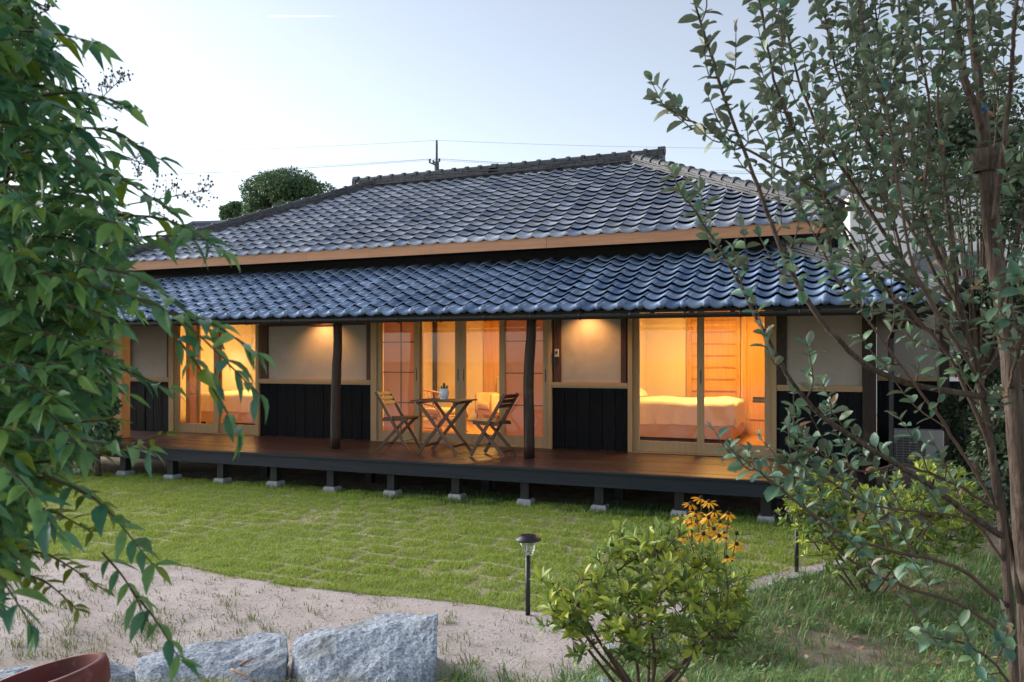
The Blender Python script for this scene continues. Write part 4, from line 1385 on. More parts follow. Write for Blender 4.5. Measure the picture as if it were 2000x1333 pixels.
def foliage(root, P, T, Nv, S, kind, mat, n_single=0, name='leaf', mass='crown', visible=None):
    """Leaves of one plant: the n_single that show largest as leaves of their own, the rest as one mass."""
    P, T, Nv, S = map(np.asarray, (P, T, Nv, S))
    rel = P - np.array((0, 0, CAM_H))
    d = -rel[:, 0] * _s + rel[:, 1] * _c
    u = 1000 + FPX * (rel[:, 0] * _c + rel[:, 1] * _s) / np.maximum(d, 0.05)
    v = 700 - FPX * rel[:, 2] / np.maximum(d, 0.05)
    ok = (d > 0.3) & (u > 0) & (u < 2000) & (v > 0) & (v < 1333)
    score = np.where(ok, S / np.maximum(d, 0.1), 0)
    order = np.argsort(-score)
    one = order[:n_single]
    rest = order[n_single:]
    org = ORG[root.name]
    V0, F0 = TPL[kind]
    if n_single:
        mes = []
        for k in range(5):
            V1 = V0.copy()
            V1[:, 2] -= (k - 1.5) * 0.09 * V1[:, 0] ** 2
            V1[:, 1] *= (0.92, 1.1, 0.8, 1.0, 1.18)[k]
            V1[:, 2] += (0.1, 0.5, -0.05, 0.3, 0.2)[k] * np.abs(V1[:, 1]) + (0.2, -0.2, 0.1, -0.1, 0.0)[k] * V1[:, 0] * V1[:, 1]
            mes.append(make_mesh(name, V1, F0, mat, True))
        Tn, B, Nn = frames(T[one], Nv[one])
        for i, k in enumerate(one):
            o = bpy.data.objects.new(name, mes[i % 5])
            s = float(S[k])
            p = P[k] - org
            o.matrix_basis = Matrix(((Tn[i][0] * s, B[i][0] * s, Nn[i][0] * s, p[0]), (Tn[i][1] * s, B[i][1] * s, Nn[i][1] * s, p[1]),
                                     (Tn[i][2] * s, B[i][2] * s, Nn[i][2] * s, p[2]), (0, 0, 0, 1)))
            put(o, root)
    if len(rest):
        V, F = leaf_mesh(P[rest], T[rest], Nv[rest], S[rest], kind, RNG.uniform(-0.15, 0.3, len(rest)))
        add(mass, (V, F), mat, root, True, kind='stuff')


def rand_dirs(n):
    v = RNG.normal(size=(n, 3))
    return unit(v)


# ------------------------------------------------------------------ lawn and weeds (stuff)
def blades(P, H, W, lean, mat, name, label=None, kind='stuff', az=None):
    """Grass blades, two triangles each, bent over."""
    n = len(P)
    az = RNG.uniform(0, 2 * np.pi, n) if az is None else az
    D = np.stack((np.cos(az), np.sin(az), np.zeros(n)), 1)
    Sd = np.stack((-np.sin(az), np.cos(az), np.zeros(n)), 1)
    H, W, lean = H[:, None], W[:, None], lean[:, None]
    up = np.array((0, 0, 1.0))
    a, b = P - Sd * W, P + Sd * W
    m = P + D * H * lean * 0.35 + up * H * 0.6
    c, d = m - Sd * W * 0.7, m + Sd * W * 0.7
    t = P + D * H * lean + up * H * (1 - 0.3 * lean)
    V = np.stack((a, b, c, d, t), 1).reshape(-1, 3)
    k = (np.arange(n) * 5)[:, None, None]
    F = (np.array(((0, 1, 3), (0, 3, 2), (2, 3, 4)))[None] + k).reshape(-1, 3)
    o = add(name, (V, F), mat, None, True, kind=kind)
    return o


def scatter(x0, x1, y0, y1, n):
    return RNG.uniform(x0, x1, n), RNG.uniform(y0, y1, n)


gx_, gy_ = scatter(-13, 1.0, 4.6, 9.2, 620000)
d_ = -gx_ * _s + gy_ * _c
keep = inside(gx_, gy_, LAWN) & (RNG.random(len(gx_)) < np.clip(1.25 - d_ / 16, 0.35, 1))
uu = 1000 + FPX * (gx_ * _c + gy_ * _s) / np.maximum(d_, 0.1)
keep &= ((uu > -80) | (RNG.random(len(uu)) < 0.55)) & (uu < 1990) & (d_ > 1)
gx_, gy_ = gx_[keep], gy_[keep]
# sods: 0.36 x 0.30 m, staggered, pale joints
SW, SH = 0.37, 0.31
wob = 0.10 * (vnoise(gx_, gy_, 1.9, 11) - 0.5) + 0.03 * (vnoise(gx_, gy_, 7, 17) - 0.5), 0.09 * (vnoise(gx_, gy_, 1.7, 12) - 0.5) + 0.03 * (vnoise(gx_, gy_, 7, 18) - 0.5)
row = np.floor((gy_ + wob[1]) / SH)
jx = np.abs(((gx_ + wob[0] + (row % 2) * SW / 2) / SW + 0.5) % 1 - 0.5) * SW
jy = np.abs(((gy_ + wob[1]) / SH + 0.5) % 1 - 0.5) * SH
jd = np.minimum(jx, jy)
gap = vnoise(gx_, gy_, 2.1, 13)
gap_w = np.clip((gap - 0.43) * 0.115, 0, 0.023)
bare = vnoise(gx_, gy_, 3.3, 14) * 0.6 + vnoise(gx_, gy_, 9, 15) * 0.4
keep = (RNG.random(len(gx_)) < np.where(jd < gap_w, 0.05, 1.0)) & (RNG.random(len(gx_)) < np.where(bare > 0.74, 0.3, 1.0))
gx_, gy_, jd = gx_[keep], gy_[keep], jd[keep]
h_ = (0.020 + 0.016 * RNG.random(len(gx_)) + 0.012 * vnoise(gx_, gy_, 1.7, 16)) * (0.75 + 0.35 * sm(0, 0.12, jd))
front = sm(8.3, 8.75, gy_) * sm(9.2, 9.0, gy_)
h_ = h_ * (1 + 0.6 * front)
P = np.stack((gx_, gy_, ground_h(gx_, gy_) - 0.004), 1)
lawn = blades(P, h_, np.full(len(gx_), 0.0032), RNG.uniform(0.1, 0.75, len(gx_)), MT['grass'], 'lawn_grass')
lawn['label'] = 'short green lawn grass laid in sods with pale joints'
lawn['category'] = 'grass'

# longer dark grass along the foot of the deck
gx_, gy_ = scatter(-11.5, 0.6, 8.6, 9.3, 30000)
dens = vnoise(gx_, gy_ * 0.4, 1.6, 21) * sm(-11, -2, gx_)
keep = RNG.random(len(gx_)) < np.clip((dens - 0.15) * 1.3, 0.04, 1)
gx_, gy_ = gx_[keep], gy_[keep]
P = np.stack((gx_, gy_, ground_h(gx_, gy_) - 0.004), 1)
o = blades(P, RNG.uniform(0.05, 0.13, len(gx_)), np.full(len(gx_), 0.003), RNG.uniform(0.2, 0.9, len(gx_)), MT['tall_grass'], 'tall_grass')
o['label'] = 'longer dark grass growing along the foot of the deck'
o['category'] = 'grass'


def tufts(n, xr, yr, ok, hmin, hmax, per, mat, name, label, spread=0.03):
    cx, cy = scatter(*xr, *yr, n)
    k = ok(cx, cy)
    cx, cy = cx[k], cy[k]
    m = RNG.integers(per[0], per[1], len(cx))
    idx = np.repeat(np.arange(len(cx)), m)
    px = cx[idx] + RNG.normal(0, spread, len(idx)) * 0.6
    py = cy[idx] + RNG.normal(0, spread, len(idx)) * 0.6
    az = np.arctan2(py - cy[idx], px - cx[idx]) + RNG.normal(0, 0.5, len(idx))
    size = RNG.uniform(hmin, hmax, len(cx))[idx] * RNG.uniform(0.5, 1.1, len(idx))
    o = blades(np.stack((px, py, ground_h(px, py) - 0.003), 1), size, np.full(len(px), 0.0026), RNG.uniform(0.3, 1.3, len(px)), mat, name, az=az)
    o['label'] = label
    o['category'] = 'weeds'
    return o


sand_ok = lambda x, y: (~inside(x, y, LAWN)) & (bed_mask(x, y) < 0.3)
tufts(800, (-8, -0.6), (3.9, 5.4), lambda x, y: sand_ok(x, y) & (RNG.random(len(x)) < 0.55), 0.025, 0.06, (4, 10), MT['dryweed'], 'sand_weeds', 'sparse small weeds dotted over the pale sand')
near_left = lambda x, y: sand_ok(x, y) & (RNG.random(len(x)) < np.clip(1.5 - (y + 0.38 * x * 0 - 2.9) / 1.35, 0.0, 1) * sm(-1.0, -2.2, x) * (vnoise(x, y, 2.2, 31) * 1.5))
tufts(900, (-6.5, -1.0), (2.7, 4.6), near_left, 0.03, 0.085, (8, 20), MT['dryweed'], 'bank_weeds', 'taller green weeds on the bank behind the clay pot', 0.05)
bed_ok = lambda x, y: (bed_mask(x, y) > 0.3) & (RNG.random(len(x)) < 0.22 + 1.0 * np.clip(vnoise(x, y, 1.5, 33) * 1.7 - 0.35, 0, 1))
tufts(6500, (-1.3, 3.6), (2.3, 8.4), bed_ok, 0.06, 0.15, (8, 18), MT['weed'], 'bed_weeds', 'rough weeds covering the planted bed at lower right', 0.05)
# broad weed leaves in the bed
cx, cy = scatter(-1.25, 3.0, 2.4, 7.5, 2300)
k = bed_ok(cx, cy)
cx, cy = cx[k], cy[k]
idx = np.repeat(np.arange(len(cx)), 7)
az = RNG.uniform(0, 2 * np.pi, len(idx))
el = RNG.uniform(0.2, 1.2, len(idx))
T = np.stack((np.cos(az) * np.cos(el), np.sin(az) * np.cos(el), np.sin(el)), 1)
P = np.stack((cx[idx], cy[idx], ground_h(cx[idx], cy[idx])), 1) + RNG.normal(0, 0.025, (len(idx), 3)) * (1, 1, 0) + np.abs(RNG.normal(0, 0.04, (len(idx), 1))) * (0, 0, 1)
V, F = leaf_mesh(P, T, np.array((0, 0, 1.0)) + RNG.normal(0, 0.3, T.shape), RNG.uniform(0.016, 0.05, len(idx)), 'weed')
o = add('broadleaf_weeds', (V, F), MT['weed'], None, True, kind='stuff')
tag(o, 'broad-leaved green weeds among the grass in the planted bed', 'weeds')
# fallen leaves and dry straw
cx, cy = scatter(-1.2, 2.8, 2.4, 7.5, 900)
k = (bed_mask(cx, cy) > 0.2) & (RNG.random(len(cx)) < sm(-1.2, 0.6, cx) + 0.15)
cx, cy = cx[k], cy[k]
P = np.stack((cx, cy, ground_h(cx, cy) + RNG.uniform(0.005, 0.05, len(cx))), 1)
V, F = leaf_mesh(P, rand_dirs(len(cx)) * (1, 1, 0.25), np.array((0, 0, 1.0)) + RNG.normal(0, 0.4, P.shape), RNG.uniform(0.03, 0.065, len(cx)), 'oval')
tag(add('fallen_leaves', (V, F), MT['deadleaf'], None, True, kind='stuff'), 'brown and pale dead leaves lying on the bed under the tree', 'leaves')
cx, cy = scatter(-1.2, 2.6, 2.4, 7.0, 9000)
k = (bed_mask(cx, cy) > 0.2) & (RNG.random(len(cx)) < np.clip(vnoise(cx, cy, 1.2, 44) * 2 - 0.7, 0.1, 1))
cx, cy = cx[k], cy[k]
P = np.stack((cx, cy, ground_h(cx, cy) + 0.012), 1)
T = rand_dirs(len(cx)) * (1, 1, 0.12)
L_ = RNG.uniform(0.06, 0.2, len(cx))[:, None]
S_ = unit(np.cross(T, (0, 0, 1.0))) * 0.0016
V = np.stack((P - T * L_ / 2 - S_, P - T * L_ / 2 + S_, P + T * L_ / 2 + S_, P + T * L_ / 2 - S_), 1).reshape(-1, 3)
F = np.arange(len(V)).reshape(-1, 4)
tag(add('dry_straw', (V, F), MT['deadleaf'], None, kind='stuff'), 'dry straw and thin stalks lying on the planted bed', 'straw')

# loose gravel on the sand
gx_, gy_ = scatter(-8, 0.2, 3.4, 7.6, 26000)
k = (~inside(gx_, gy_, LAWN)) & (bed_mask(gx_, gy_) < 0.6)
gx_, gy_ = gx_[k], gy_[k]
oct_v = np.array([(1, 0, 0), (-1, 0, 0), (0, 1, 0), (0, -1, 0), (0, 0, 0.7), (0, 0, -0.7)], float)
oct_f = np.array([(0, 2, 4), (2, 1, 4), (1, 3, 4), (3, 0, 4), (2, 0, 5), (1, 2, 5), (3, 1, 5), (0, 3, 5)])
n = len(gx_)
rs = (0.0025 + 0.0045 * RNG.random(n) ** 3)[:, None, None]
V = oct_v[None] * rs * RNG.uniform(0.6, 1.4, (n, 1, 3)) + np.stack((gx_, gy_, ground_h(gx_, gy_) + 0.001), 1)[:, None]
F = oct_f[None] + (np.arange(n) * 6)[:, None, None]
tag(add('gravel', (V.reshape(-1, 3), F.reshape(-1, 3)), basic('gravel_grain', (0.55, 0.48, 0.44), (0.2, 0.17, 0.15), rough=0.9, scale=40, rnd=0.45), None, kind='stuff'), 'fine loose gravel scattered over the pale sand path', 'gravel')

# ------------------------------------------------------------------ kerb stones
def rock_geo(pts, cuts=4, amp=0.02, freq=5.0, seed=0, fine=0.006):
    bm = bmesh.new()
    for p in pts:
        bm.verts.new(p)
    bmesh.ops.convex_hull(bm, input=list(bm.verts))
    bmesh.ops.delete(bm, geom=[v for v in bm.verts if not v.link_faces], context='VERTS')
    bmesh.ops.triangulate(bm, faces=list(bm.faces))
    for k in range(cuts):
        long_ = [e for e in bm.edges if e.calc_length() > 0.045 * 2 ** (cuts - 1 - k) * 0.9]
        if long_:
            bmesh.ops.subdivide_edges(bm, edges=long_, cuts=1, use_grid_fill=True)
            bmesh.ops.triangulate(bm, faces=[f for f in bm.faces if len(f.verts) > 3])
    bm.normal_update()
    moved = []
    for v in bm.verts:
        q = Vector(v.co) * freq + Vector((seed * 3.1, seed * 1.7, seed))
        w = noise.noise(q) * amp + noise.noise(q * 3.7) * amp * 0.35 + noise.noise(q * 11) * fine
        moved.append(v.co + v.normal * w)
    for v, c in zip(bm.verts, moved):
        v.co = c
    bm.verts.index_update()
    o = np.array([v.co[:] for v in bm.verts]), [tuple(v.index for v in f.verts) for f in bm.faces]
    bm.free()
    return o


seglen = np.concatenate(([0], np.cumsum(np.linalg.norm(np.diff(KERB[:8], axis=0), axis=1))))
s = 0.05
i = 0
while s < seglen[-1] - 0.32:
    w = random.uniform(0.13, 0.30)
    x = np.interp(s + w / 2, seglen, KERB[:8, 0])
    y = np.interp(s + w / 2, seglen, KERB[:8, 1])
    x2, y2 = np.interp(s + w, seglen, KERB[:8, 0]), np.interp(s + w, seglen, KERB[:8, 1])
    dv = np.array((x2 - x, y2 - y))
    dv /= np.linalg.norm(dv) + 1e-9
    nv = np.array((-dv[1], dv[0]))
    z = float(ground_h(x, y))
    pts = []
    for a in np.linspace(0, 2 * np.pi, 7, endpoint=False):
        for zz, r_ in ((z - 0.04, 1.0), (z + random.uniform(0.015, 0.04), random.uniform(0.65, 0.95))):
            q = np.array((x, y)) + dv * math.cos(a) * w * 0.48 * r_ + nv * math.sin(a) * 0.07 * r_
            pts.append((q[0], q[1], zz))
    o = add('kerb_stone', rock_geo(pts, 2, 0.008, 9, i), MT['concrete'], None)
    nth = ('first', 'second', 'third', 'fourth', 'fifth', 'sixth', 'seventh', 'eighth', 'ninth', 'tenth', 'eleventh', 'twelfth', 'thirteenth', 'fourteenth', 'fifteenth', 'sixteenth', 'seventeenth', 'eighteenth')[min(i, 17)]
    tag(o, nth + ' pale edging stone along the planted bed, counted from the deck corner', 'stone', 'edging stones of the planted bed')
    s += w + random.uniform(0.0, 0.09)
    i += 1

# ------------------------------------------------------------------ boulders and clay pot in front
def hull_rock(front, back, name, label, seed, amp=0.02):
    pts = [spot(*p) for p in front] + [spot(*p) for p in back]
    o = add(name, rock_geo(pts, 5, amp * 1.5, 3.6, seed, 0.007), MT['granite'], None)
    tag(o, label, 'boulder', 'boulders along the front bank')
    return o


hull_rock([(572, 1262, 4.25), (640, 1370, 3.85), (565, 1380, 4.1), (836, 1400, 3.9), (850, 1290, 4.1), (700, 1395, 3.8)],
          [(585, 1240, 4.4), (700, 1222, 4.5), (775, 1200, 4.55), (853, 1196, 4.5), (852, 1205, 4.35), (590, 1390, 4.9), (850, 1380, 4.9)], 'boulder',
          'largest grey granite boulder with a flat sloping face at bottom centre', 2)
hull_rock([(268, 1290, 4.1), (300, 1390, 3.8), (400, 1400, 3.75), (545, 1400, 3.95), (553, 1300, 4.15)],
          [(275, 1278, 4.2), (345, 1270, 4.35), (430, 1262, 4.45), (520, 1238, 4.5), (555, 1240, 4.45), (280, 1370, 4.7), (550, 1370, 4.8)], 'boulder',
          'long rough granite boulder with dry twigs, left of the largest boulder', 5, 0.026)
hull_rock([(195, 1300, 4.15), (205, 1390, 3.9), (260, 1390, 3.95), (262, 1320, 4.2)],
          [(200, 1292, 4.3), (230, 1288, 4.4), (255, 1300, 4.35), (200, 1370, 4.6), (265, 1370, 4.6)], 'boulder', 'small rounded granite boulder just right of the clay pot', 9, 0.03)
hull_rock([(-30, 1325, 4.15), (0, 1400, 3.9), (120, 1400, 3.9), (150, 1330, 4.2)],
          [(-20, 1316, 4.3), (60, 1310, 4.4), (140, 1316, 4.4), (0, 1390, 4.7), (150, 1390, 4.7)], 'boulder', 'low granite boulder behind the clay pot at the left edge', 12, 0.03)
hull_rock([(1100, 1345, 3.6), (1180, 1338, 3.55), (1240, 1380, 3.5), (1090, 1390, 3.5)],
          [(1110, 1330, 3.75), (1175, 1322, 3.75), (1225, 1340, 3.7), (1100, 1380, 3.9), (1230, 1380, 3.9)], 'boulder', 'flat pale stone under the front azalea stems', 15, 0.015)
for (a, b, c), lab in (([(452, 1308, 3.95), (475, 1318, 3.9), (500, 1334, 3.86)], 'longer dry twig lying on the long boulder'), ([(468, 1300, 4.1), (482, 1292, 4.1), (494, 1286, 4.12)], 'short pale twig lying high on the long boulder')):
    tag(add('dry_twig', tube(spline([spot(*a), spot(*b), spot(*c)], 8), [0.007] * 4 + [0.005] * 4, 6), MT['deadleaf'], None, True), lab, 'twig')
o = None
for k_, (u0, v0, lab, sd__) in enumerate(((905, 1330, 'clump of grass growing beside the largest boulder', 1), (1000, 1345, 'small grass clump at the bottom edge left of the front azalea', 2))):
    c0 = spot(u0, v0, 4.0)
    n = 90
    px = c0[0] + RNG.normal(0, 0.05, n)
    py = c0[1] + RNG.normal(0, 0.05, n)
    P = np.stack((px, py, np.full(n, c0[2] - 0.06)), 1)
    o = blades(P, RNG.uniform(0.08, 0.2, n), np.full(n, 0.004), RNG.uniform(0.4, 1.4, n), MT['weed'], 'grass_clump', kind=None)
    tag(o, lab, 'grass')

# clay pot, tilted, nearest thing at the lower left
pc = spot(85, 1352, 2.75)
pot2 = thing('clay_pot', 'red-brown clay flower pot with wide rim, tilted at the bottom left corner', 'plant pot', (pc[0], pc[1], float(ground_h(pc[0], pc[1]))))
Rt = np.array(Matrix.Rotation(R(YAW), 3, 'Z')) @ np.array(Matrix.Rotation(R(-13), 3, 'Y')) @ np.array(Matrix.Rotation(R(-3), 3, 'X'))
rim_prof = [(0.185, 0.06), (0.208, 0.058), (0.212, 0.035), (0.208, -0.02), (0.204, -0.03), (0.186, -0.028)]
body_prof = [(0.183, -0.03), (0.135, -0.36), (0, -0.36)]
ins_prof = [(0.185, 0.06), (0.182, 0.05), (0.165, -0.12), (0, -0.13)]


def pot_part(nm, prof, mat):
    V, F = lathe(prof, 40)
    add(nm, (V @ Rt.T + pc, F), mat, pot2, True)


pot_part('rim', rim_prof, MT['terracotta'])
pot_part('pot_wall', body_prof, MT['terracotta'])
pot_part('pot_inside', ins_prof, MT['terracotta'])

# ------------------------------------------------------------------ solar garden lights
def solar_light(x, y, h, label):
    z = float(ground_h(x, y))
    t = thing('solar_light', label, 'garden light', (x, y, z), 'solar garden lights')
    L0 = (x, y, z)
    add('stake', tube([(x, y, z - 0.05), (x, y, z + h - 0.14)], 0.017, 12), MT['black_metal'], t, True)
    add('lens', lathe([(0.022, h - 0.142), (0.04, h - 0.128), (0.055, h - 0.095), (0.06, h - 0.035), (0.058, h - 0.035), (0.053, h - 0.094), (0.038, h - 0.125)], 20, L0), MT['clear'], t, True)
    add('reflector', lathe([(0, h - 0.135), (0.02, h - 0.13), (0.012, h - 0.1), (0.016, h - 0.05), (0.018, h - 0.038), (0, h - 0.036)], 14, L0), MT['chrome'], t, True)
    cap = add('cap', lathe([(0.06, h - 0.034), (0.084, h - 0.034), (0.09, h - 0.027), (0.084, h - 0.018), (0.064, h - 0.008), (0.058, h), (0, h)], 26, L0), MT['black_metal'], t, True)
    add('solar_cell', lathe([(0, 0.0015), (0.052, 0.0015), (0.052, 0)], 26, (x, y, z + h)), MT['solar'], cap)
    for k in (-1, 0, 1):
        add('cell_line', box(x + k * 0.02 - 0.0008, x + k * 0.02 + 0.0008, y - 0.034, y + 0.034, z + h + 0.002, z + h + 0.0025), MT['chrome'], cap)


solar_light(-1.924, 5.106, 0.545, 'black solar garden light with clear lens left of the front azalea')
solar_light(-0.26, 7.003, 0.53, 'black solar garden light half hidden by leaves at the lawn corner')

# ------------------------------------------------------------------ leafy twigs
def twig_leaves(pts, gap, size, spread=0.75, up=0.45, start=0.15, pair=True, jit=0.35, droop=0.0, flat=False):
    """Leaf positions, directions, normals and sizes along one twig."""
    pts = np.asarray(pts)
    seg = np.linalg.norm(np.diff(pts, axis=0), axis=1)
    cum = np.concatenate(([0], np.cumsum(seg)))
    L = cum[-1]
    P, T, Nn, S = [], [], [], []
    s, k = L * start, 0
    ph = random.uniform(0, 3.14)
    while s < L:
        p = np.array([np.interp(s, cum, pts[:, i]) for i in range(3)])
        q = np.array([np.interp(min(s + 0.01, L), cum, pts[:, i]) for i in range(3)])
        r = np.array([np.interp(max(s - 0.01, 0), cum, pts[:, i]) for i in range(3)])
        t = unit(q - r)
        a = np.cross(t, (0.1, 0.2, 1.0))
        a = unit(a)
        b = np.cross(a, t)
        ang = random.gauss(0, 0.3) if flat else ph + (math.pi / 2) * (k % 2) + random.gauss(0, jit)
        side = math.cos(ang) * a + math.sin(ang) * b
        for sg in ((1, -1) if pair else ((1,) if k % 2 else (-1,))):
            if random.random() < 0.08:
                continue
            dirv = unit(t * (1 - spread) + sg * side * spread + np.array((0, 0, up * 0.4 - droop)) + np.array([random.gauss(0, 0.14) for _ in range(3)]))
            nv = np.array((0, 0, 1.0)) + np.array([random.gauss(0, 0.3 if flat else 0.45) for _ in range(3)]) + t * (0.1 if flat else 0.4)
            P.append(p)
            T.append(dirv)
            Nn.append(nv)
            S.append(size * random.uniform(0.7, 1.15) * (0.75 + 0.25 * min(1, (L - s) / (L * 0.4) + 0.3)))
        s += gap * random.uniform(0.8, 1.25)
        k += 1
    e = unit(pts[-1] - pts[-2])
    for _ in range(2):
        P.append(pts[-1])
        T.append(unit(e + np.array([random.gauss(0, 0.4) for _ in range(3)])))
        Nn.append(np.array((0, 0, 1.0)) + np.array([random.gauss(0, 0.5) for _ in range(3)]))
        S.append(size * 0.8)
    return P, T, Nn, S


# ------------------------------------------------------------------ the feijoa tree at the right
fj_base = spot(2000, 1420, 2.65)
fj = thing('feijoa_tree', 'grey-green leafy tree with many bare brown stems filling the right side', 'tree', (fj_base[0], fj_base[1], float(ground_h(fj_base[0], fj_base[1]))))
fj_trunks = [
    ([(2022, 1600, 2.7), (2010, 1250, 2.66), (1992, 900, 2.6), (1970, 650, 2.6), (1944, 470, 2.6), (1929, 330, 2.6), (1926, 305, 2.6)], 0.033, 0.022, 0),
    ([(1988, 1500, 2.45), (1968, 1120, 2.45), (1937, 880, 2.42), (1920, 760, 2.4), (1872, 590, 2.4), (1802, 420, 2.42), (1742, 250, 2.45), (1695, 100, 2.5), (1665, -60, 2.55)], 0.0145, 0.0045, 0.8)]
fj_limbs = [
    ([(1936, 400, 2.6), (1918, 260, 2.58), (1884, 150, 2.56), (1864, 0, 2.55), (1852, -90, 2.55)], 0.0148, 0.0110, 0.50),
    ([(1946, 460, 2.6), (1932, 300, 2.62), (1915, 180, 2.64), (1896, 50, 2.66), (1886, -80, 2.66)], 0.0164, 0.0127, 0.50),
    ([(1940, 430, 2.58), (1966, 250, 2.5), (1976, 90, 2.45), (1990, -60, 2.4)], 0.0094, 0.0051, 0.40),
    ([(1994, 1180, 2.64), (1905, 720, 2.75), (1835, 480, 2.85), (1785, 300, 2.9), (1762, 100, 3.0), (1752, -70, 3.0)], 0.0133, 0.0043, 0.80),
    ([(1958, 1050, 2.45), (1830, 958, 2.35), (1690, 870, 2.3), (1610, 812, 2.26), (1540, 735, 2.22), (1490, 650, 2.2), (1440, 545, 2.2), (1375, 440, 2.18), (1335, 385, 2.16)], 0.0094, 0.0024, 0.42),
    ([(1921, 775, 2.4), (1760, 745, 2.42), (1660, 692, 2.36), (1585, 600, 2.32), (1530, 500, 2.3), (1492, 400, 2.28), (1452, 290, 2.26), (1400, 140, 2.25), (1365, 30, 2.25), (1345, -50, 2.25)], 0.0101, 0.0026, 0.55),
    ([(1660, 400, 2.4), (1560, 350, 2.34), (1440, 288, 2.3), (1370, 252, 2.28), (1312, 215, 2.26), (1282, 198, 2.26)], 0.0047, 0.0017, 0.60),
    ([(1885, 640, 2.41), (1800, 640, 2.46), (1690, 520, 2.48), (1630, 420, 2.46), (1580, 320, 2.45), (1532, 220, 2.44), (1502, 110, 2.43), (1482, 0, 2.42), (1474, -60, 2.42)], 0.0078, 0.0026, 0.80),
    ([(1872, 620, 2.78), (1800, 560, 2.68), (1705, 420, 2.62), (1625, 300, 2.62), (1565, 180, 2.62), (1532, 60, 2.62), (1512, -60, 2.62)], 0.0078, 0.0026, 0.90),
    ([(1868, 600, 2.8), (1830, 540, 2.78), (1725, 330, 2.78), (1662, 200, 2.8), (1622, 80, 2.82), (1596, -70, 2.84)], 0.0078, 0.0026, 1.00),
    ([(1972, 1185, 2.45), (1870, 1108, 2.4), (1750, 1075, 2.35), (1650, 1045, 2.3), (1560, 985, 2.26), (1490, 930, 2.22), (1435, 885, 2.2)], 0.0070, 0.0021, 0.38),
    ([(1975, 1255, 2.45), (1880, 1185, 2.44), (1770, 1150, 2.4), (1680, 1110, 2.36), (1610, 1040, 2.34), (1560, 960, 2.32), (1540, 830, 2.3)], 0.0062, 0.0021, 0.42),
    ([(1953, 1000, 2.44), (1850, 935, 2.42), (1765, 905, 2.4), (1690, 915, 2.38), (1630, 900, 2.36), (1570, 860, 2.34)], 0.0055, 0.0021, 0.60),
    ([(1937, 880, 2.42), (1850, 700, 2.42), (1780, 620, 2.42), (1720, 560, 2.42), (1660, 470, 2.42), (1610, 380, 2.42), (1570, 250, 2.42)], 0.0070, 0.0026, 0.70),
    ([(1920, 760, 2.4), (1850, 640, 2.3), (1790, 520, 2.28), (1760, 380, 2.26), (1740, 240, 2.25), (1700, 120, 2.25)], 0.0062, 0.0026, 0.70),
    ([(1981, 1345, 2.45), (1930, 1285, 2.2), (1860, 1250, 2.15), (1790, 1245, 2.12)], 0.0047, 0.0017, 0.45),
    ([(1963, 640, 2.6), (1990, 480, 2.3), (2010, 300, 2.2)], 0.0078, 0.0034, 0.50),
    ([(1972, 760, 2.6), (2000, 640, 2.2), (1990, 540, 2.0)], 0.0062, 0.0026, 0.50),
    ([(1957, 1020, 2.45), (1890, 910, 2.44), (1800, 780, 2.4), (1700, 640, 2.38), (1640, 560, 2.36), (1560, 400, 2.34)], 0.0055, 0.0021, 0.50),
    ([(1968, 1100, 2.45), (1900, 1020, 2.4), (1780, 1000, 2.35), (1700, 985, 2.3), (1620, 940, 2.3), (1540, 900, 2.28)], 0.0047, 0.0021, 0.40),
    ([(1800, 430, 2.45), (1820, 250, 2.5), (1800, 100, 2.55), (1790, -60, 2.6)], 0.0062, 0.0026, 0.90),
    ([(1872, 600, 2.4), (1850, 380, 2.4), (1830, 200, 2.35), (1845, 60, 2.3)], 0.0055, 0.0026, 0.80),
    ([(1953, 560, 2.6), (1930, 400, 2.8), (1950, 200, 2.9), (1930, 0, 3.0)], 0.0055, 0.0026, 0.90),
    ([(1800, 560, 2.68), (1715, 500, 2.62), (1660, 360, 2.7), (1680, 200, 2.8), (1670, 20, 2.9)], 0.0055, 0.0026, 1.00),
    ([(1860, 590, 2.8), (1780, 540, 2.65), (1740, 400, 2.7), (1720, 240, 2.8), (1715, 60, 2.9), (1700, -60, 2.9)], 0.0055, 0.0026, 1.00)]
LP, LT, LN, LS = [], [], [], []
twigs = []
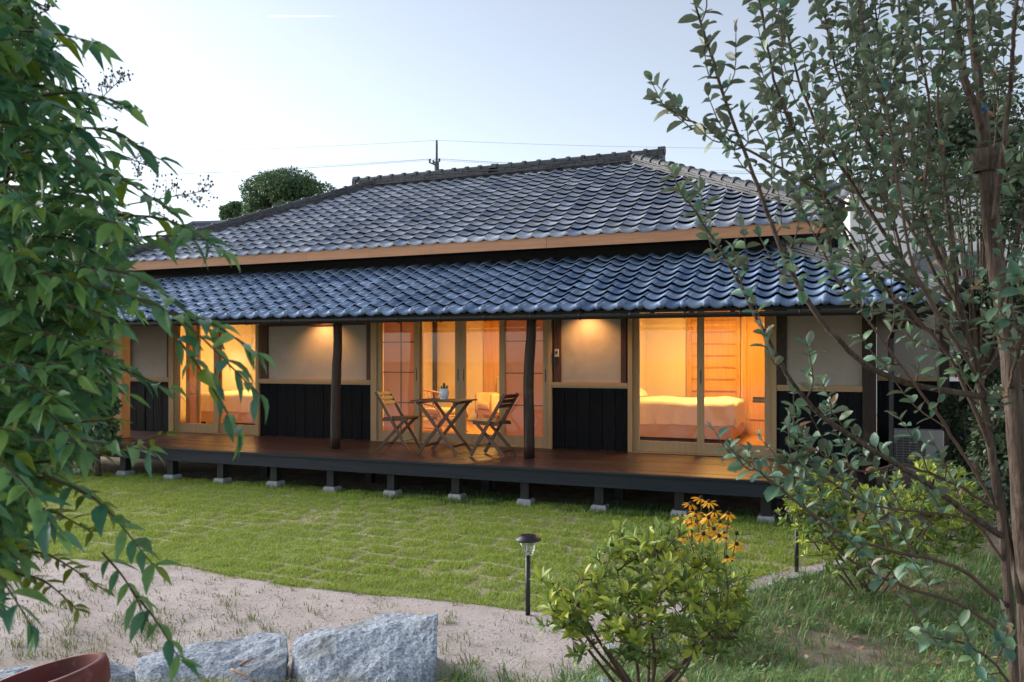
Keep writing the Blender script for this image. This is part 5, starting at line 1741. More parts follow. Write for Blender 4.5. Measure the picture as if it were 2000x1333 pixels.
for grp, nm in ((fj_trunks, 'trunk'), (fj_limbs, 'limb')):
    for ctrl, r0, r1, dens in grp:
        c3 = [spot(*c) for c in ctrl]
        n = 40
        pts = spline(c3, n)
        wob_ = np.cumsum(RNG.normal(0, 0.0016, (n, 3)), 0)
        wob_ -= np.linspace(0, 1, n)[:, None] * wob_[-1]
        pts = pts + wob_
        rad = np.linspace(r0, r1, n) * (1 + 0.08 * np.sin(np.linspace(0, 25, n)) * RNG.random(n))
        VF = tube(pts, rad, 10 if r0 > 0.02 else 6)
        add(nm, VF, MT['bark'] if r0 > 0.007 else MT['twig'], fj, True)
        if dens <= 0:
            continue
        Lb = np.linalg.norm(np.diff(pts, axis=0), axis=1).sum()
        cum = np.concatenate(([0], np.cumsum(np.linalg.norm(np.diff(pts, axis=0), axis=1))))
        s = Lb * (0.42 if r0 > 0.009 else 0.30)
        while s < Lb:
            i = int(np.searchsorted(cum, s)) - 1
            i = max(0, min(i, n - 2))
            t = unit(pts[i + 1] - pts[i])
            lat = unit(np.cross(t, rand_dirs(1)[0]))
            ln = random.uniform(0.08, 0.26) * (1 - 0.65 * s / Lb)
            dv = unit(t * 0.75 + lat * 0.75 + np.array((0, 0, 0.22)))
            mid = pts[i] + dv * ln * 0.5 + lat * 0.01
            end = pts[i] + dv * ln + np.array((0, 0, 0.03)) + t * 0.03
            tw = spline([pts[i], mid, end], 7)
            twigs.append(tube(tw, np.linspace(0.0026, 0.0013, 7), 4, False))
            a, b, c, e = twig_leaves(tw, 0.033, 0.049, 0.72, 0.3, 0.2)
            LP += a
            LT += b
            LN += c
            LS += e
            s += 0.037 / dens * random.uniform(0.6, 1.4)
        if r1 < 0.0045:
            a, b, c, e = twig_leaves(pts[int(n * 0.72):], 0.036, 0.056, 0.7, 0.3, 0.0)
            LP += a
            LT += b
            LN += c
            LS += e
add('twig_mesh', join(*twigs), MT['twig'], fj, True, kind='stuff')
# pruned stump ring on the trunk and two blue plastic ties
st_ = spot(1925, 300, 2.6)
add('pruned_knot', xf(lathe([(0.0, 0.012), (0.012, 0.006), (0.02, 0.0), (0.042, 0.012), (0.048, -0.02), (0.034, -0.06)], 14), place(st_[0], st_[1], 0, st_[2])), MT['bark'], fj, True)
for uu_, vv_, dd_ in ((1919, 216, 2.63),):
    c0 = spot(uu_, vv_, dd_)
    add('blue_tie', lathe([(0.0165, -0.005), (0.0168, 0.005)], 10, tuple(c0)), MT['blue_tape'], fj)
foliage(fj, LP, LT, LN, LS, 'oval', MT['feijoa'], 300)
n_feijoa = len(LP)

# ------------------------------------------------------------------ nandina at the left
nd_base = spot(-260, 1500, 1.6)
nd = thing('nandina_shrub', 'tall glossy dark green shrub with drooping pointed leaves filling the left edge', 'shrub', (nd_base[0], nd_base[1], float(ground_h(nd_base[0], nd_base[1]))))
LP, LT, LN, LS = [], [], [], []
tw_ = []


def frond(a, b, sag, size, gap=0.034, light=False, droop=0.2):
    p, q = spot(*a), spot(*b)
    L = np.linalg.norm(q - p)
    mid = (p + q) / 2 + np.array((0, 0, sag * L))
    pts = spline([p, mid, q], 12)
    tw_.append(tube(pts, np.linspace(0.0030, 0.0013, 12), 4, False))
    r = twig_leaves(pts, gap, size, 0.6, 0.2, 0.12, True, 0.3, droop, True)
    for dst, src in zip((LP, LT, LN, LS), r):
        dst += src


edge_v = [-80, 60, 120, 200, 300, 400, 500, 600, 700, 800, 900, 960, 1020, 1080, 1150, 1260]
edge_u = [50, 100, 110, 180, 225, 265, 250, 275, 230, 185, 140, 90, 60, 50, 0, -90]
nf = 0
while nf < 760:
    v_ = random.uniform(-60, 1230)
    xr = float(np.interp(v_, edge_v, edge_u))
    u_ = random.uniform(-150, xr)
    if v_ < 420 and random.random() < 0.30:
        continue
    d_ = random.uniform(1.3, 2.2)
    ln = random.uniform(110, 200)
    dn = random.uniform(-0.2, 0.4) if v_ > 350 else random.uniform(-0.35, 0.4)
    frond((u_ - ln * 0.8, v_ - ln * dn * 0.8, d_ + random.uniform(-0.05, 0.25)), (u_, v_, d_), random.uniform(0.04, 0.14), random.uniform(0.05, 0.076), 0.027)
    nf += 1
tips = [((40, 60, 1.45), (190, 85, 1.4), 0.03), ((60, 190, 1.45), (262, 212, 1.4), 0.08), ((120, 250, 1.45), (312, 312, 1.4), 0.1), ((150, 330, 1.5), (330, 410, 1.45), 0.08),
        ((230, 420, 1.5), (440, 492, 1.4), 0.08), ((200, 480, 1.45), (400, 470, 1.4), 0.06), ((150, 520, 1.4), (365, 610, 1.35), 0.1), ((200, 560, 1.35), (505, 770, 1.3), 0.1),
        ((330, 640, 1.35), (462, 838, 1.3), 0.04), ((330, 610, 1.4), (500, 690, 1.35), 0.08), ((60, 640, 1.4), (250, 770, 1.35), 0.1), ((100, 700, 1.5), (330, 760, 1.45), 0.06),
        ((20, 760, 1.35), (160, 880, 1.3), 0.08), ((60, 860, 1.3), (290, 880, 1.3), 0.03), ((90, 930, 1.4), (300, 1105, 1.36), 0.12), ((200, 1080, 1.4), (290, 1215, 1.36), 0.08),
        ((255, 1150, 1.4), (352, 1290, 1.36), 0.05), ((-60, 1060, 1.3), (60, 1220, 1.25), 0.06),
        ((0, 900, 1.3), (110, 1040, 1.25), 0.08)]
for a, b, sag in tips:
    frond(a, b, sag, 0.062, 0.027)
for a, b in (((-250, 1500, 1.7), (-60, 200, 1.9)), ((-240, 1500, 1.7), (60, 380, 1.85)), ((-230, 1500, 1.7), (-20, 700, 1.6)), ((-200, 1500, 1.6), (120, 620, 1.8))):
    tw_.append(tube(spline([spot(*a), (spot(*a) + spot(*b)) / 2 + np.array((0, 0, 0.1)), spot(*b)], 14), np.linspace(0.011, 0.005, 14), 6))
for k_ in range(26):
    a = (random.uniform(-80, 60), random.uniform(250, 900), random.uniform(1.6, 2.0))
    b = (a[0] + random.uniform(20, 80), a[1] + random.uniform(-150, 60), a[2] - 0.1)
    tw_.append(tube(spline([spot(*a), (spot(*a) + spot(*b)) / 2 + np.array((0, 0, 0.03)), spot(*b)], 7), np.linspace(0.004, 0.002, 7), 5))
add('stem', join(*tw_), MT['stem'], nd, True)
foliage(nd, LP, LT, LN, LS, 'lance', MT['nandina'], 300, mass='foliage')


def panicle(a, b, n=11, spread=0.055):
    """Open flower spray with small dark buds."""
    p, q = spot(*a), spot(*b)
    geo = [tube(np.linspace(p, q, 6), np.linspace(0.0018, 0.0008, 6), 4, False)]
    buds = []
    t = unit(q - p)
    for i in range(n):
        f = 0.25 + 0.75 * i / (n - 1)
        o = p + (q - p) * f
        for sgn in (1, -1):
            lat = unit(np.cross(t, rand_dirs(1)[0]))
            e = o + (t * 0.5 + lat * 0.9) * spread * (1.15 - f * 0.75)
            geo.append(tube([o, (o + e) / 2, e], [0.0009, 0.0008, 0.0006], 3, False))
            for j in range(4):
                buds.append(o + (e - o) * (0.45 + 0.2 * j) + rand_dirs(1)[0] * 0.006)
    V = np.array([(1, 0, 0), (-1, 0, 0), (0, 1, 0), (0, -1, 0), (0, 0, 1), (0, 0, -1)], float) * 0.0032
    F = [(0, 2, 4), (2, 1, 4), (1, 3, 4), (3, 0, 4), (2, 0, 5), (1, 2, 5), (3, 1, 5), (0, 3, 5)]
    geo += [(V * random.uniform(0.7, 1.2) + b_, F) for b_ in buds]
    add('flower_spray', join(*geo), MT['twig'], nd)


panicle((150, 240, 1.6), (243, 148, 1.6))
panicle((250, 400, 1.6), (408, 372, 1.6), 12)
panicle((0, 60, 1.6), (95, 20, 1.6))
panicle((-20, 110, 1.6), (100, 92, 1.6))
panicle((230, 300, 1.65), (300, 330, 1.65), 8, 0.04)

# pale green sprig low at the left
sp_b = spot(-120, 1200, 1.7)
sprig = thing('spiraea_bush', 'low bush with yellow-green feathery sprigs pointing right below the dark shrub', 'bush', (sp_b[0], sp_b[1], float(ground_h(sp_b[0], sp_b[1]))))
LP, LT, LN, LS, tw_ = [], [], [], [], []
for a, b, sag in (((60, 905, 1.5), (325, 848, 1.45), -0.04), ((20, 930, 1.5), (200, 985, 1.45), 0.08), ((0, 870, 1.5), (230, 820, 1.5), 0.06), ((20, 1000, 1.5), (180, 1040, 1.45), 0.1),
                  ((-40, 800, 1.55), (130, 830, 1.5), 0.1), ((-20, 1080, 1.5), (200, 1150, 1.45), 0.12), ((30, 1120, 1.45), (150, 1190, 1.4), 0.1)):
    frond(a, b, sag, 0.036, 0.017, True, 0.02)
tw_.append(tube([spot(-120, 1250, 1.7), spot(-60, 1050, 1.6), spot(60, 905, 1.5)], [0.006, 0.005, 0.003], 5))
add('stem', join(*tw_), MT['stem'], sprig, True)
foliage(sprig, LP, LT, LN, LS, 'lance', MT['nandina_light'], 120, mass='foliage')


# ------------------------------------------------------------------ azaleas
def azalea(u0, v0, d0, centres, n_ros, leaf, label, n_single, mats, stems=8):
    base = spot(u0, v0, d0)
    zb = float(ground_h(base[0], base[1]))
    t = thing('azalea_bush', label, 'bush', (base[0], base[1], zb), 'azalea bushes')
    base[2] = zb
    forks = []
    for k_ in range(stems):
        cu, cv, cd, ru, rv, rd = random.choice(centres)
        end = spot(cu + random.uniform(-0.7, 0.7) * ru, cv + random.uniform(-0.1, 0.6) * rv, cd + random.uniform(-0.6, 0.6) * rd)
        b0 = base + np.array((random.uniform(-0.05, 0.05), random.uniform(-0.05, 0.05), -0.02))
        pts = spline([b0, b0 * 0.45 + end * 0.55 + np.array((random.uniform(-0.04, 0.04), 0, -0.02)), end], 12)
        add('stem', tube(pts, np.linspace(0.010, 0.004, 12), 6), MT['twig'], t, True)
        forks += list(pts[4:])
    forks = np.array(forks)
    P, T, N_, S, hi = [], [], [], [], []
    tw = []
    for k_ in range(n_ros):
        cu, cv, cd, ru, rv, rd = random.choice(centres)
        a = rand_dirs(1)[0]
        rr = random.uniform(0.3, 1.0) ** 0.5 * (1.3 if random.random() < 0.12 else 1.0)
        a = a * rr
        if a[2] < -0.93:
            a[2] *= -0.6
        c = spot(cu + a[0] * ru, cv - a[2] * rv, cd + a[1] * rd)
        near = forks[np.argmin(np.linalg.norm(forks - c, axis=1) + 0.35 * np.clip(forks[:, 2] - c[2] + 0.03, 0, 1))]
        forks = np.concatenate((forks, c[None] - (c - near)[None] * np.array((0.15, 0.45))[:, None]))
        ax = unit(unit(c - near) * 0.7 + np.array((0, 0, 0.7)))
        tw.append(tube(spline([near, (near + c) / 2 - np.array((0, 0, 0.015)), c], 5), np.linspace(0.0035, 0.0018, 5), 4, False))
        m = random.randint(6, 9)
        e1 = unit(np.cross(ax, (0.3, 0.1, 0.9)))
        e2 = np.cross(ax, e1)
        ph = random.uniform(0, 6.28)
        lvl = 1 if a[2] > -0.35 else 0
        for j in range(m):
            an_ = ph + 2 * np.pi * j / m + random.gauss(0, 0.2)
            op = random.uniform(0.35, 1.15)
            P.append(c - ax * random.uniform(0, 0.025))
            T.append(ax * math.cos(op) + (e1 * math.cos(an_) + e2 * math.sin(an_)) * math.sin(op))
            N_.append(ax * 1.0 - (e1 * math.cos(an_) + e2 * math.sin(an_)) * 0.5)
            S.append(leaf * random.uniform(0.65, 1.15))
            hi.append(lvl)
    add('twig_mesh', join(*tw), MT['twig'], t, True, kind='stuff')
    P, T, N_, S, hi = map(np.array, (P, T, N_, S, hi))
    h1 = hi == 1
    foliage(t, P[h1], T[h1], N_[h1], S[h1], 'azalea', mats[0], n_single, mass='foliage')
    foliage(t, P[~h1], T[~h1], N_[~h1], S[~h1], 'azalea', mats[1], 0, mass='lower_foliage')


azalea(1250, 1375, 3.35, [(1150, 1180, 3.3, 105, 80, 0.3), (1240, 1130, 3.35, 130, 90, 0.32), (1340, 1140, 3.4, 120, 80, 0.3), (1285, 1090, 3.35, 90, 70, 0.25), (1270, 1215, 3.25, 190, 80, 0.3), (1400, 1160, 3.6, 80, 50, 0.2), (1110, 1190, 3.2, 60, 40, 0.15), (1180, 1235, 3.2, 110, 55, 0.25), (1310, 1250, 3.25, 120, 55, 0.25), (1390, 1215, 3.4, 90, 50, 0.2), (1250, 1070, 3.35, 70, 45, 0.2)],
       380, 0.060, 'front azalea bush with bright green leaf rosettes beside the solar light', 300, (MT['azalea'], MT['azalea_dark']), 11)
azalea(1700, 1165, 5.8, [(1630, 1000, 5.8, 95, 80, 0.4), (1720, 1020, 5.8, 120, 100, 0.45), (1800, 1000, 6.0, 100, 90, 0.4), (1690, 1075, 5.6, 120, 65, 0.3), (1590, 985, 5.8, 55, 55, 0.25), (1830, 960, 6.0, 70, 60, 0.3), (1870, 1020, 6.0, 70, 70, 0.3)],
       640, 0.066, 'azalea bush growing at the corner of the deck behind the tree branches', 200, (MT['azalea'], MT['azalea_dark']), 9)

# ------------------------------------------------------------------ yellow coneflowers
rb_base = spot(1392, 1190, 4.75)
rb_z = float(ground_h(rb_base[0], rb_base[1]))
rb = thing('coneflower_plant', 'clump of yellow daisy-like coneflowers on thin stems behind the front azalea', 'flower', (rb_base[0], rb_base[1], rb_z))
heads = [(1348, 985), (1395, 1000), (1332, 1050), (1368, 1062), (1405, 1048), (1384, 1012), (1345, 1012), (1320, 1075), (1369, 974), (1385, 981), (1359, 1001), (1341, 1029), (1360, 1020), (1422, 1004), (1406, 1022), (1420, 1026), (1374, 1044), (1394, 1034), (1439, 1064), (1420, 1090), (1315, 1053), (1350, 1040), (1330, 1010)]
old = [(1439, 1044), (1416, 1043), (1388, 1015), (1325, 1035), (1402, 1060)]
for i, (u_, v_) in enumerate(heads + old):
    dd = 4.75 + random.uniform(-0.18, 0.18)
    h = spot(u_, v_, dd)
    b0 = np.array((rb_base[0] + random.uniform(-0.1, 0.1), rb_base[1] + random.uniform(-0.1, 0.1), rb_z))
    st = add('stem', tube(spline([b0, b0 * 0.4 + h * 0.6 + np.array((0, 0, 0.03)), h], 8), 0.0028, 5), MT['stem'], rb, True)
    fl = i < len(heads)
    ax = unit(np.array((random.gauss(0, 0.25), -0.35 + random.gauss(0, 0.25), 1.0)))
    e1 = unit(np.cross(ax, (1, 0.2, 0)))
    e2 = np.cross(ax, e1)
    Mh = np.eye(4)
    Mh[:3, 0], Mh[:3, 1], Mh[:3, 2], Mh[:3, 3] = e1, e2, ax, h
    fo = add('flower_cone', xf(lathe([(0, 0.018), (0.008, 0.016), (0.012, 0.008), (0.012, 0.0), (0, -0.004)], 10), Mh), MT['cone'], rb, True)
    if fl:
        m = 11
        an_ = np.linspace(0, 2 * np.pi, m, endpoint=False) + RNG.normal(0, 0.12, m)
        rd_ = np.cos(an_)[:, None] * e1 + np.sin(an_)[:, None] * e2
        T = rd_ - ax * RNG.uniform(0.05, 0.6, (m, 1))
        V, F = leaf_mesh(h + rd_ * 0.008, T, np.repeat(ax[None], m, 0) + rd_ * 0.3, RNG.uniform(0.042, 0.056, m), 'petal')
        add('petals', (V, F), MT['petal'], fo, True)
LP, LT, LN, LS = [], [], [], []
for k_ in range(110):
    f = random.random()
    c = rb_base * 1.0
    c[2] = rb_z + 0.05 + 0.5 * f
    c[:2] += RNG.normal(0, 0.09, 2)
    LP.append(c)
    LT.append(unit(np.array((random.gauss(0, 1), random.gauss(0, 1), 0.6))))
    LN.append(np.array((0, 0, 1.0)) + RNG.normal(0, 0.3, 3))
    LS.append(random.uniform(0.05, 0.1))
foliage(rb, LP, LT, LN, LS, 'lance', MT['weed'], 0, mass='foliage')

# ------------------------------------------------------------------ trees and hedges further off
def crown_leaves(clumps, n, size, shell=0.55):
    """Leaves spread over a set of ellipsoid clumps (centre, radii); outer part of each clump is denser."""
    w = np.array([c[3] * c[4] + c[3] * c[5] + c[4] * c[5] for c in clumps])
    idx = RNG.choice(len(clumps), n, p=w / w.sum())
    C = np.array(clumps)
    dirs = rand_dirs(n)
    rr = shell + (1 - shell) * RNG.random(n) ** 0.6
    P = C[idx, :3] + dirs * C[idx, 3:6] * rr[:, None]
    T = unit(dirs + RNG.normal(0, 0.7, (n, 3)) + np.array((0, 0, -0.15)))
    Nv = dirs + np.array((0, 0, 0.6)) + RNG.normal(0, 0.35, (n, 3))
    return P, T, Nv, size * RNG.uniform(0.6, 1.2, n)


def clump_tree(name, label, cat, base, clumps, n, size, mat, kind='tiny', trunk=0.2, group=None, limbs=True, trunk_mat='bark', shell=0.55):
    t = thing(name, label, cat, tuple(base), group)
    top = np.array(clumps)[:, :3].mean(0)
    add('trunk', tube(spline([base, base * 0.5 + top * 0.5 + np.array((0.1, 0, 0)) * trunk, top], 10), np.linspace(trunk, trunk * 0.35, 10), 8), MT[trunk_mat], t, True)
    if limbs:
        L = []
        st = base * 0.55 + top * 0.45
        for c in clumps:
            e = np.array(c[:3])
            L.append(tube(spline([st, st * 0.4 + e * 0.6 - np.array((0, 0, 0.1 * np.linalg.norm(e - st))), e], 7), np.linspace(trunk * 0.45, trunk * 0.1, 7), 5))
        add('limbs', join(*L), MT[trunk_mat], t, True)
    P, T, Nv, S = crown_leaves(clumps, n, size, shell)
    V, F = leaf_mesh(P, T, Nv, S, kind)
    add('crown', (V, F), mat, t, True, kind='stuff')
    return t


# round camphor tree beyond the roof
def dome(u, v, d, ru, rv, n, k=0.34, seed=0):
    rn = np.random.default_rng(seed)
    out = []
    for i in range(n):
        a = unit(rn.normal(size=3))
        if a[2] < -0.35:
            a[2] = -a[2]
        f = rn.uniform(0.45, 0.8)
        c = spot(u + a[0] * ru * f, v - a[2] * rv * f, d + a[1] * ru * d / FPX * f)
        r_ = k * ru * d / FPX * rn.uniform(0.7, 1.15)
        out.append((c[0], c[1], c[2], r_, r_, r_ * 0.8))
    return out


D1 = 62.0
cb = spot(562, 760, D1)
cb[2] = 0.0
clump_tree('camphor_tree', 'large rounded green tree rising behind the roof ridge', 'tree', cb, dome(562, 402, D1, 112, 88, 50, 0.215, 3) + dome(520, 430, D1, 60, 40, 8, 0.35, 4), 27000, 0.25, MT['camphor'], trunk=0.7)
cb = spot(462, 760, 70)
cb[2] = 0.0
clump_tree('small_tree', 'smaller green tree left of the large rounded tree', 'tree', cb, dome(458, 420, 70, 30, 26, 12, 0.4, 5), 3500, 0.34, MT['camphor'], trunk=0.3)

# wooded hill at the left horizon
hx = np.linspace(-420, 120, 120)
hz = 10 + 26 * np.exp(-((hx + 250) / 120) ** 2) + 12 * np.exp(-((hx + 60) / 60) ** 2) + 4 * vnoise(hx, hx * 0, 0.05, 3)
ux_ = np.array((_c, _s))
fw_ = np.array((-_s, _c))
V = []
for k_, (dd, zz) in enumerate(((150, 0.0), (175, 0.55), (210, 1.0), (300, 0.9))):
    for a, h in zip(hx, hz):
        p = fw_ * dd + ux_ * a * dd / 200
        V.append((p[0], p[1], h * zz - (2 if k_ == 0 else 0)))
n_ = len(hx)
F = [(r_ * n_ + j, r_ * n_ + j + 1, (r_ + 1) * n_ + j + 1, (r_ + 1) * n_ + j) for r_ in range(3) for j in range(n_ - 1)]
hill = add('hills', (np.array(V), F), MT['hillwood'], None, True, kind='structure')
Vh = np.array(V).reshape(4, n_, 3)
m = 14000
ri, fi, gi_ = RNG.random(m) * 1.6, RNG.random(m) * (n_ - 1.01), None
r0, c0 = ri.astype(int), fi.astype(int)
fr_, fc_ = (ri - r0)[:, None], (fi - c0)[:, None]
P = (Vh[r0, c0] * (1 - fc_) + Vh[r0, c0 + 1] * fc_) * (1 - fr_) + (Vh[r0 + 1, c0] * (1 - fc_) + Vh[r0 + 1, c0 + 1] * fc_) * fr_
P = P + np.array((0, 0, 1)) * RNG.uniform(0, 3.2, (m, 1))
V, F = leaf_mesh(P, rand_dirs(m), rand_dirs(m) + np.array((0, -0.5, 1)), RNG.uniform(1.2, 2.6, m), 'tiny')
tag(add('hill_wood', (V, F), MT['hillwood'], None, True, kind='stuff'), 'hazy green wood covering the low hill at the left horizon', 'wood')

# small-leaved evergreen behind the feijoa, hedges at both ends
cb = spot(1900, 900, 8.2)
cb[2] = 0.0
clump_tree('evergreen_tree', 'dense small-leaved evergreen tree standing behind the feijoa at upper right', 'tree', cb, dome(1930, 380, 8.2, 190, 300, 40, 0.30, 7) + dome(1990, 640, 8.0, 110, 160, 14, 0.4, 8), 15000, 0.055, MT['evergreen'], 'oval', 0.045, shell=0.3)
cb = spot(1905, 985, 9.5)
cb[2] = 0.0
clump_tree('hedge_shrub', 'dark evergreen shrub beside the air conditioner', 'shrub', cb, dome(1920, 800, 9.5, 75, 130, 16, 0.45, 9) + dome(1915, 910, 9.5, 75, 60, 8, 0.45, 59), 8000, 0.06, MT['evergreen'], 'oval', 0.05, shell=0.3)
cb = spot(2010, 1010, 7.0)
cb[2] = 0.0
clump_tree('hedge_shrub', 'dark evergreen shrub at the right edge behind the thick trunk', 'shrub', cb, dome(2010, 850, 7.0, 110, 140, 16, 0.45, 10) + dome(2010, 1000, 7.0, 110, 80, 8, 0.45, 60), 8000, 0.06, MT['evergreen'], 'oval', 0.05, shell=0.3)
for (u_, v_, d_, ru, rv, lab, sd__) in ((150, 720, 13.5, 75, 130, 'dark shrub left of the orange end post', 21), (60, 700, 12.5, 90, 150, 'dark shrub in the gap behind the nandina', 22), (-30, 640, 13.0, 110, 190, 'tall dark shrub at the far left edge', 23),
                                        (190, 820, 11.8, 45, 70, 'twiggy grey-green bush at the left end of the deck', 24)):
    cb = spot(u_, 950, d_)
    cb[2] = 0.0
    clump_tree('garden_shrub', lab, 'shrub', cb, dome(u_, v_, d_, ru, rv, 14, 0.45, sd__) + dome(u_, 700 + FPX * (CAM_H - 0.5) / d_, d_, ru, 55, 8, 0.45, sd__ + 50), 6500, 0.085, MT['evergreen'] if sd__ != 24 else MT['camphor'], 'oval', 0.05, 'shrubs at the left end of the house', shell=0.35)

# ------------------------------------------------------------------ neighbouring houses
def wavy_roof(p00, p10, p11, p01, nwave, rows, amp):
    """Tiled roof face seen from afar: real waves across and steps up the slope."""
    p00, p10, p11, p01 = (np.array(p, float) for p in (p00, p10, p11, p01))
    up = unit(np.cross(p10 - p00, p01 - p00))
    if up[2] < 0:
        up = -up
    nu = nwave * 4 + 1
    V = []
    for r_ in range(rows):
        for e in (0, 1):
            f = min((r_ + e) / rows, 1)
            a, b = p00 + (p01 - p00) * f, p10 + (p11 - p10) * f
            for i in range(nu):
                k = i / (nu - 1)
                V.append(a + (b - a) * k + up * (amp * math.sin(2 * np.pi * nwave * k) + (0 if e else amp * 1.2)))
    F = [(q * nu + i, q * nu + i + 1, (q + 1) * nu + i + 1, (q + 1) * nu + i) for q in range(2 * rows - 1) for i in range(nu - 1)]
    return np.array(V), F


def hip_house(name, label, cx, cy, w, dp, zw, zr, yaw, wall, run=None, waves=40, rows=14, windows=(), roof_over=0.5):
    t = thing(name, label, 'house', (cx, cy, 0))
    M = place(cx, cy, yaw, 0)
    add('wall', xf(join(box(-w / 2, w / 2, -dp / 2, dp / 2, 0, zw)), M), wall, t)
    ow, od = w / 2 + roof_over, dp / 2 + roof_over
    rn = min(run if run is not None else od, ow)
    r1, r2 = (-(ow - rn), 0, zr), (ow - rn, 0, zr)
    A, B, C_, D_ = (-ow, -od, zw - 0.05), (ow, -od, zw - 0.05), (ow, od, zw - 0.05), (-ow, od, zw - 0.05)
    roof = add('roof', xf(join(wavy_roof(A, B, r2, r1, waves, rows, 0.035), wavy_roof(C_, D_, r1, r2, waves, rows, 0.035),
                               wavy_roof(B, C_, r2, r2, waves // 2, rows, 0.035), wavy_roof(D_, A, r1, r1, waves // 2, rows, 0.035)), M), MT['far_tile'], t)
    rc_ = lambda a, b: xf(tube([np.array(a) + (0, 0, 0.06), np.array(b) + (0, 0, 0.06)], 0.13, 8), M)
    add('ridge', join(rc_(r1, r2), rc_(r1, A), rc_(r2, B), rc_(r1, D_), rc_(r2, C_)), MT['far_tile'], roof)
    for x0, x1, z0, z1 in windows:
        wd = add('window', xf(box(x0 - 0.06, x1 + 0.06, -dp / 2 - 0.05, -dp / 2 - 0.002, z0 - 0.06, z1 + 0.06), M), MT['white_wall'], t)
        add('pane', xf(box(x0, x1, -dp / 2 - 0.07, -dp / 2 - 0.051, z0, z1), M), MT['window_dark'], wd)
    return t


p = spot(215, 600, 31)
hip_house('neighbour_house', 'grey tiled hip roof house seen past the left corner of the roof', p[0] - 1.0, p[1] + 3, 9, 7, 4.3, 6.45, 18, MT['brown_wall'], windows=((-3, -1.5, 1, 2.2), (1, 2.5, 1, 2.2)))
p = spot(120, 640, 24)
hip_house('neighbour_house', 'low grey tiled house roof behind the leaves at far left', p[0] - 2, p[1] + 1.5, 9, 6, 2.9, 4.6, 30, MT['brown_wall'])
p = spot(425, 600, 40)
hip_house('neighbour_house', 'distant dark tiled house under the round tree, left of the roof hip', p[0] + 0.6, p[1] + 3, 8, 5.0, 7.6, 9.0, 14, MT['brown_wall'], windows=((-3.4, -1.5, 6, 7), (0, 2, 6, 7)), run=0.3)
p = spot(1640, 600, 27)
hip_house('neighbour_house', 'grey tiled house with pale blue walls behind the right hip', p[0] + 1.2, p[1] + 3, 11, 6, 5.6, 8.1, 8, MT['blue_wall'], windows=((-3.6, -2.6, 3.0, 5.0), (-0.5, 0.7, 3.2, 4.8), (2.4, 3.6, 3.2, 4.8)), run=0.4)
p = spot(1850, 600, 24)
wb = thing('white_building', 'plain white building glimpsed through the branches at right', 'building', (p[0], p[1], 0))
Mw = place(p[0], p[1] + 2.5, 8, 0)
add('wall', xf(box(-3.0, 4, -2, 2, 0, 7.0), Mw), MT['white_wall'], wb)
add('roof', xf(box(-3.15, 4.15, -2.15, 2.15, 7.002, 7.2), Mw), MT['far_tile'], wb)
for x0, x1, z0, z1 in ((-1.2, -0.4, 3.7, 5.0), (0.2, 1.0, 3.7, 5.0), (2.0, 2.8, 3.7, 5.0), (-1.2, -0.4, 1.0, 2.3)):
    wd = add('window', xf(box(x0 - 0.06, x1 + 0.06, -2.05, -2.003, z0 - 0.06, z1 + 0.06), Mw), MT['ac'], wb)
    add('pane', xf(box(x0, x1, -2.07, -2.051, z0, z1), Mw), MT['window_dark'], wd)

# ------------------------------------------------------------------ utility pole and wires
pp = spot(853, 300, 48.0)
ptop = spot(853, 281, 48.0)[2]
up_ = thing('utility_pole', 'dark utility pole with crossarm and insulators above the roof ridge', 'utility pole', (pp[0], pp[1], 0))
add('pole_shaft', tube([(pp[0], pp[1], 0), (pp[0], pp[1], ptop - 1.1)], [0.2, 0.14], 10), MT['pole'], up_, True)
add('pole_top', tube([(pp[0], pp[1], ptop - 1.1), (pp[0], pp[1], ptop)], 0.07, 8), MT['pole'], up_, True)
Mp = place(pp[0], pp[1], YAW, 0)
add('crossarm', xf(bar((-0.45, -0.1, ptop - 1.15), (0.0, -0.1, ptop - 1.35), 0.07, 0.07), Mp), MT['pole'], up_)
ins_ = [(-0.42, 0, ptop - 1.12), (-0.2, 0, ptop - 1.2), (0.0, 0, ptop), (0.16, 0, ptop - 1.1)]
for a, b, c in ins_:
    add('insulator', xf(lathe([(0, 0), (0.045, 0), (0.07, 0.06), (0.045, 0.09), (0.07, 0.13), (0.05, 0.2), (0, 0.22)], 8, (a, b, c)), Mp), MT['pole'], up_, True)
fwd = np.array((-_s, _c, 0))
rgt = np.array((_c, _s, 0))
for i, (a, vl, vr) in enumerate(((ins_[2], 292, 284), (ins_[0], 334, 336), (ins_[1], 340, 341), (ins_[3], 345, 346))):
    q = xf((np.array([[a[0], a[1], a[2] + 0.2]]), []), Mp)[0][0]
    l_, r_ = spot(-200, vl + 6, 52), spot(2000, vr, 52)
    pts = []
    for s0, s1 in ((l_, q), (q, r_)):
        f = np.linspace(0, 1, 14)[:, None]
        c_ = s0 + (s1 - s0) * f
        c_[:, 2] -= (4 * f * (1 - f))[:, 0] * 0.35
        pts += list(c_ if not pts else c_[1:])
    tag(add('power_line', tube(pts, 0.0075, 4, False), MT['wire'], None), ('topmost thin wire crossing the sky over the pole', 'upper of the three thin wires at the crossarm', 'middle of the three thin wires at the crossarm', 'lowest of the three thin wires at the crossarm')[i], 'wire', 'wires of the utility pole')

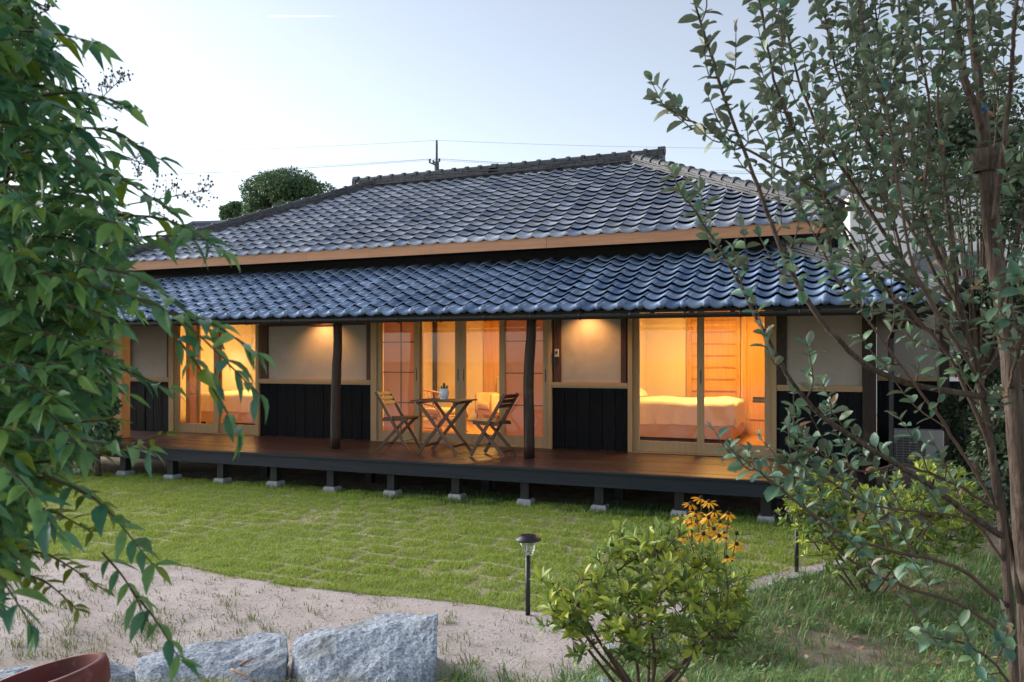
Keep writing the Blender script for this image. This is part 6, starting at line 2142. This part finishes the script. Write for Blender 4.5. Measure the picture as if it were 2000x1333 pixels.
# ------------------------------------------------------------------ right end: air conditioner and small lamps
ax0, ax1, ay, az0, az1 = 0.78, 1.42, 12.1, 0.22, 0.78
ac2 = thing('air_conditioner', 'ivory outdoor air conditioner unit with round fan grille at the right end', 'air conditioner', ((ax0 + ax1) / 2, ay + 0.14, 0))
add('casing', soft(ax0, ax1, ay, ay + 0.27, az0, az1, 0.015), MT['ac'], ac2)
fcx, fcz, fr = ax0 + 0.22, (az0 + az1) / 2, 0.2
add('fan_recess', xf(lathe([(0, 0.0), (fr, 0.0), (fr, 0.012), (fr - 0.012, 0.012)], 28), np.array(((1, 0, 0, fcx), (0, 0, -1, ay - 0.003), (0, 1, 0, fcz), (0, 0, 0, 1)), float)), MT['grille'], ac2)
for k_ in range(-5, 6):
    w_ = math.sqrt(max(fr ** 2 - (k_ * 0.036) ** 2, 0.0))
    add('grille_bar', box(fcx - w_, fcx + w_, ay - 0.022, ay - 0.016, fcz + k_ * 0.036 - 0.003, fcz + k_ * 0.036 + 0.003), MT['ac'], ac2)
for k_ in range(-2, 3):
    add('grille_bar', box(fcx + k_ * 0.08 - 0.003, fcx + k_ * 0.08 + 0.003, ay - 0.028, ay - 0.0225, fcz - 0.19, fcz + 0.19), MT['ac'], ac2)
for s_ in (ax0 + 0.08, ax1 - 0.08):
    add('foot', box(s_ - 0.04, s_ + 0.04, ay - 0.02, ay + 0.29, -0.03, az0 - 0.001), MT['concrete'], ac2)
for u_, v_, lab in ((1847, 665, 'upper small glowing orange bulb right of the house corner'), (1853, 680, 'lower small glowing orange bulb right of the house corner')):
    c0 = spot(u_, v_, 12.5)
    t = thing('hanging_bulb', lab, 'lamp', tuple(c0), 'small glowing bulbs')
    add('bulb', lathe([(0, -0.035), (0.025, -0.02), (0.03, 0), (0.018, 0.025), (0.01, 0.04), (0, 0.04)], 12, tuple(c0)), MT['bulb'], t, True)
    add('cord', tube([c0 + (0, 0, 0.041), c0 + (0, 0, 0.6)], 0.004, 4), MT['black_metal'], t)
c0 = spot(1932, 690, 11.0)
t = thing('garden_shed', 'wooden outbuilding with an orange lit door post behind the thick trunk', 'shed', (c0[0], c0[1], 0))
add('door_post', box(c0[0] - 0.04, c0[0] + 0.04, c0[1] - 0.04, c0[1] + 0.04, 0, 2.3), MT['endpost'], t)
add('wall', box(c0[0] + 0.05, c0[0] + 2.2, c0[1], c0[1] + 0.1, 0, 2.3), MT['brown_wall'], t)
add('roof', box(c0[0] - 0.3, c0[0] + 2.4, c0[1] - 0.5, c0[1] + 1.5, 2.302, 2.4), MT['far_tile'], t)
add('step', box(c0[0] - 0.1, c0[0] + 1.2, c0[1] - 0.3, c0[1] - 0.05, 0, 0.15), MT['concrete'], t)
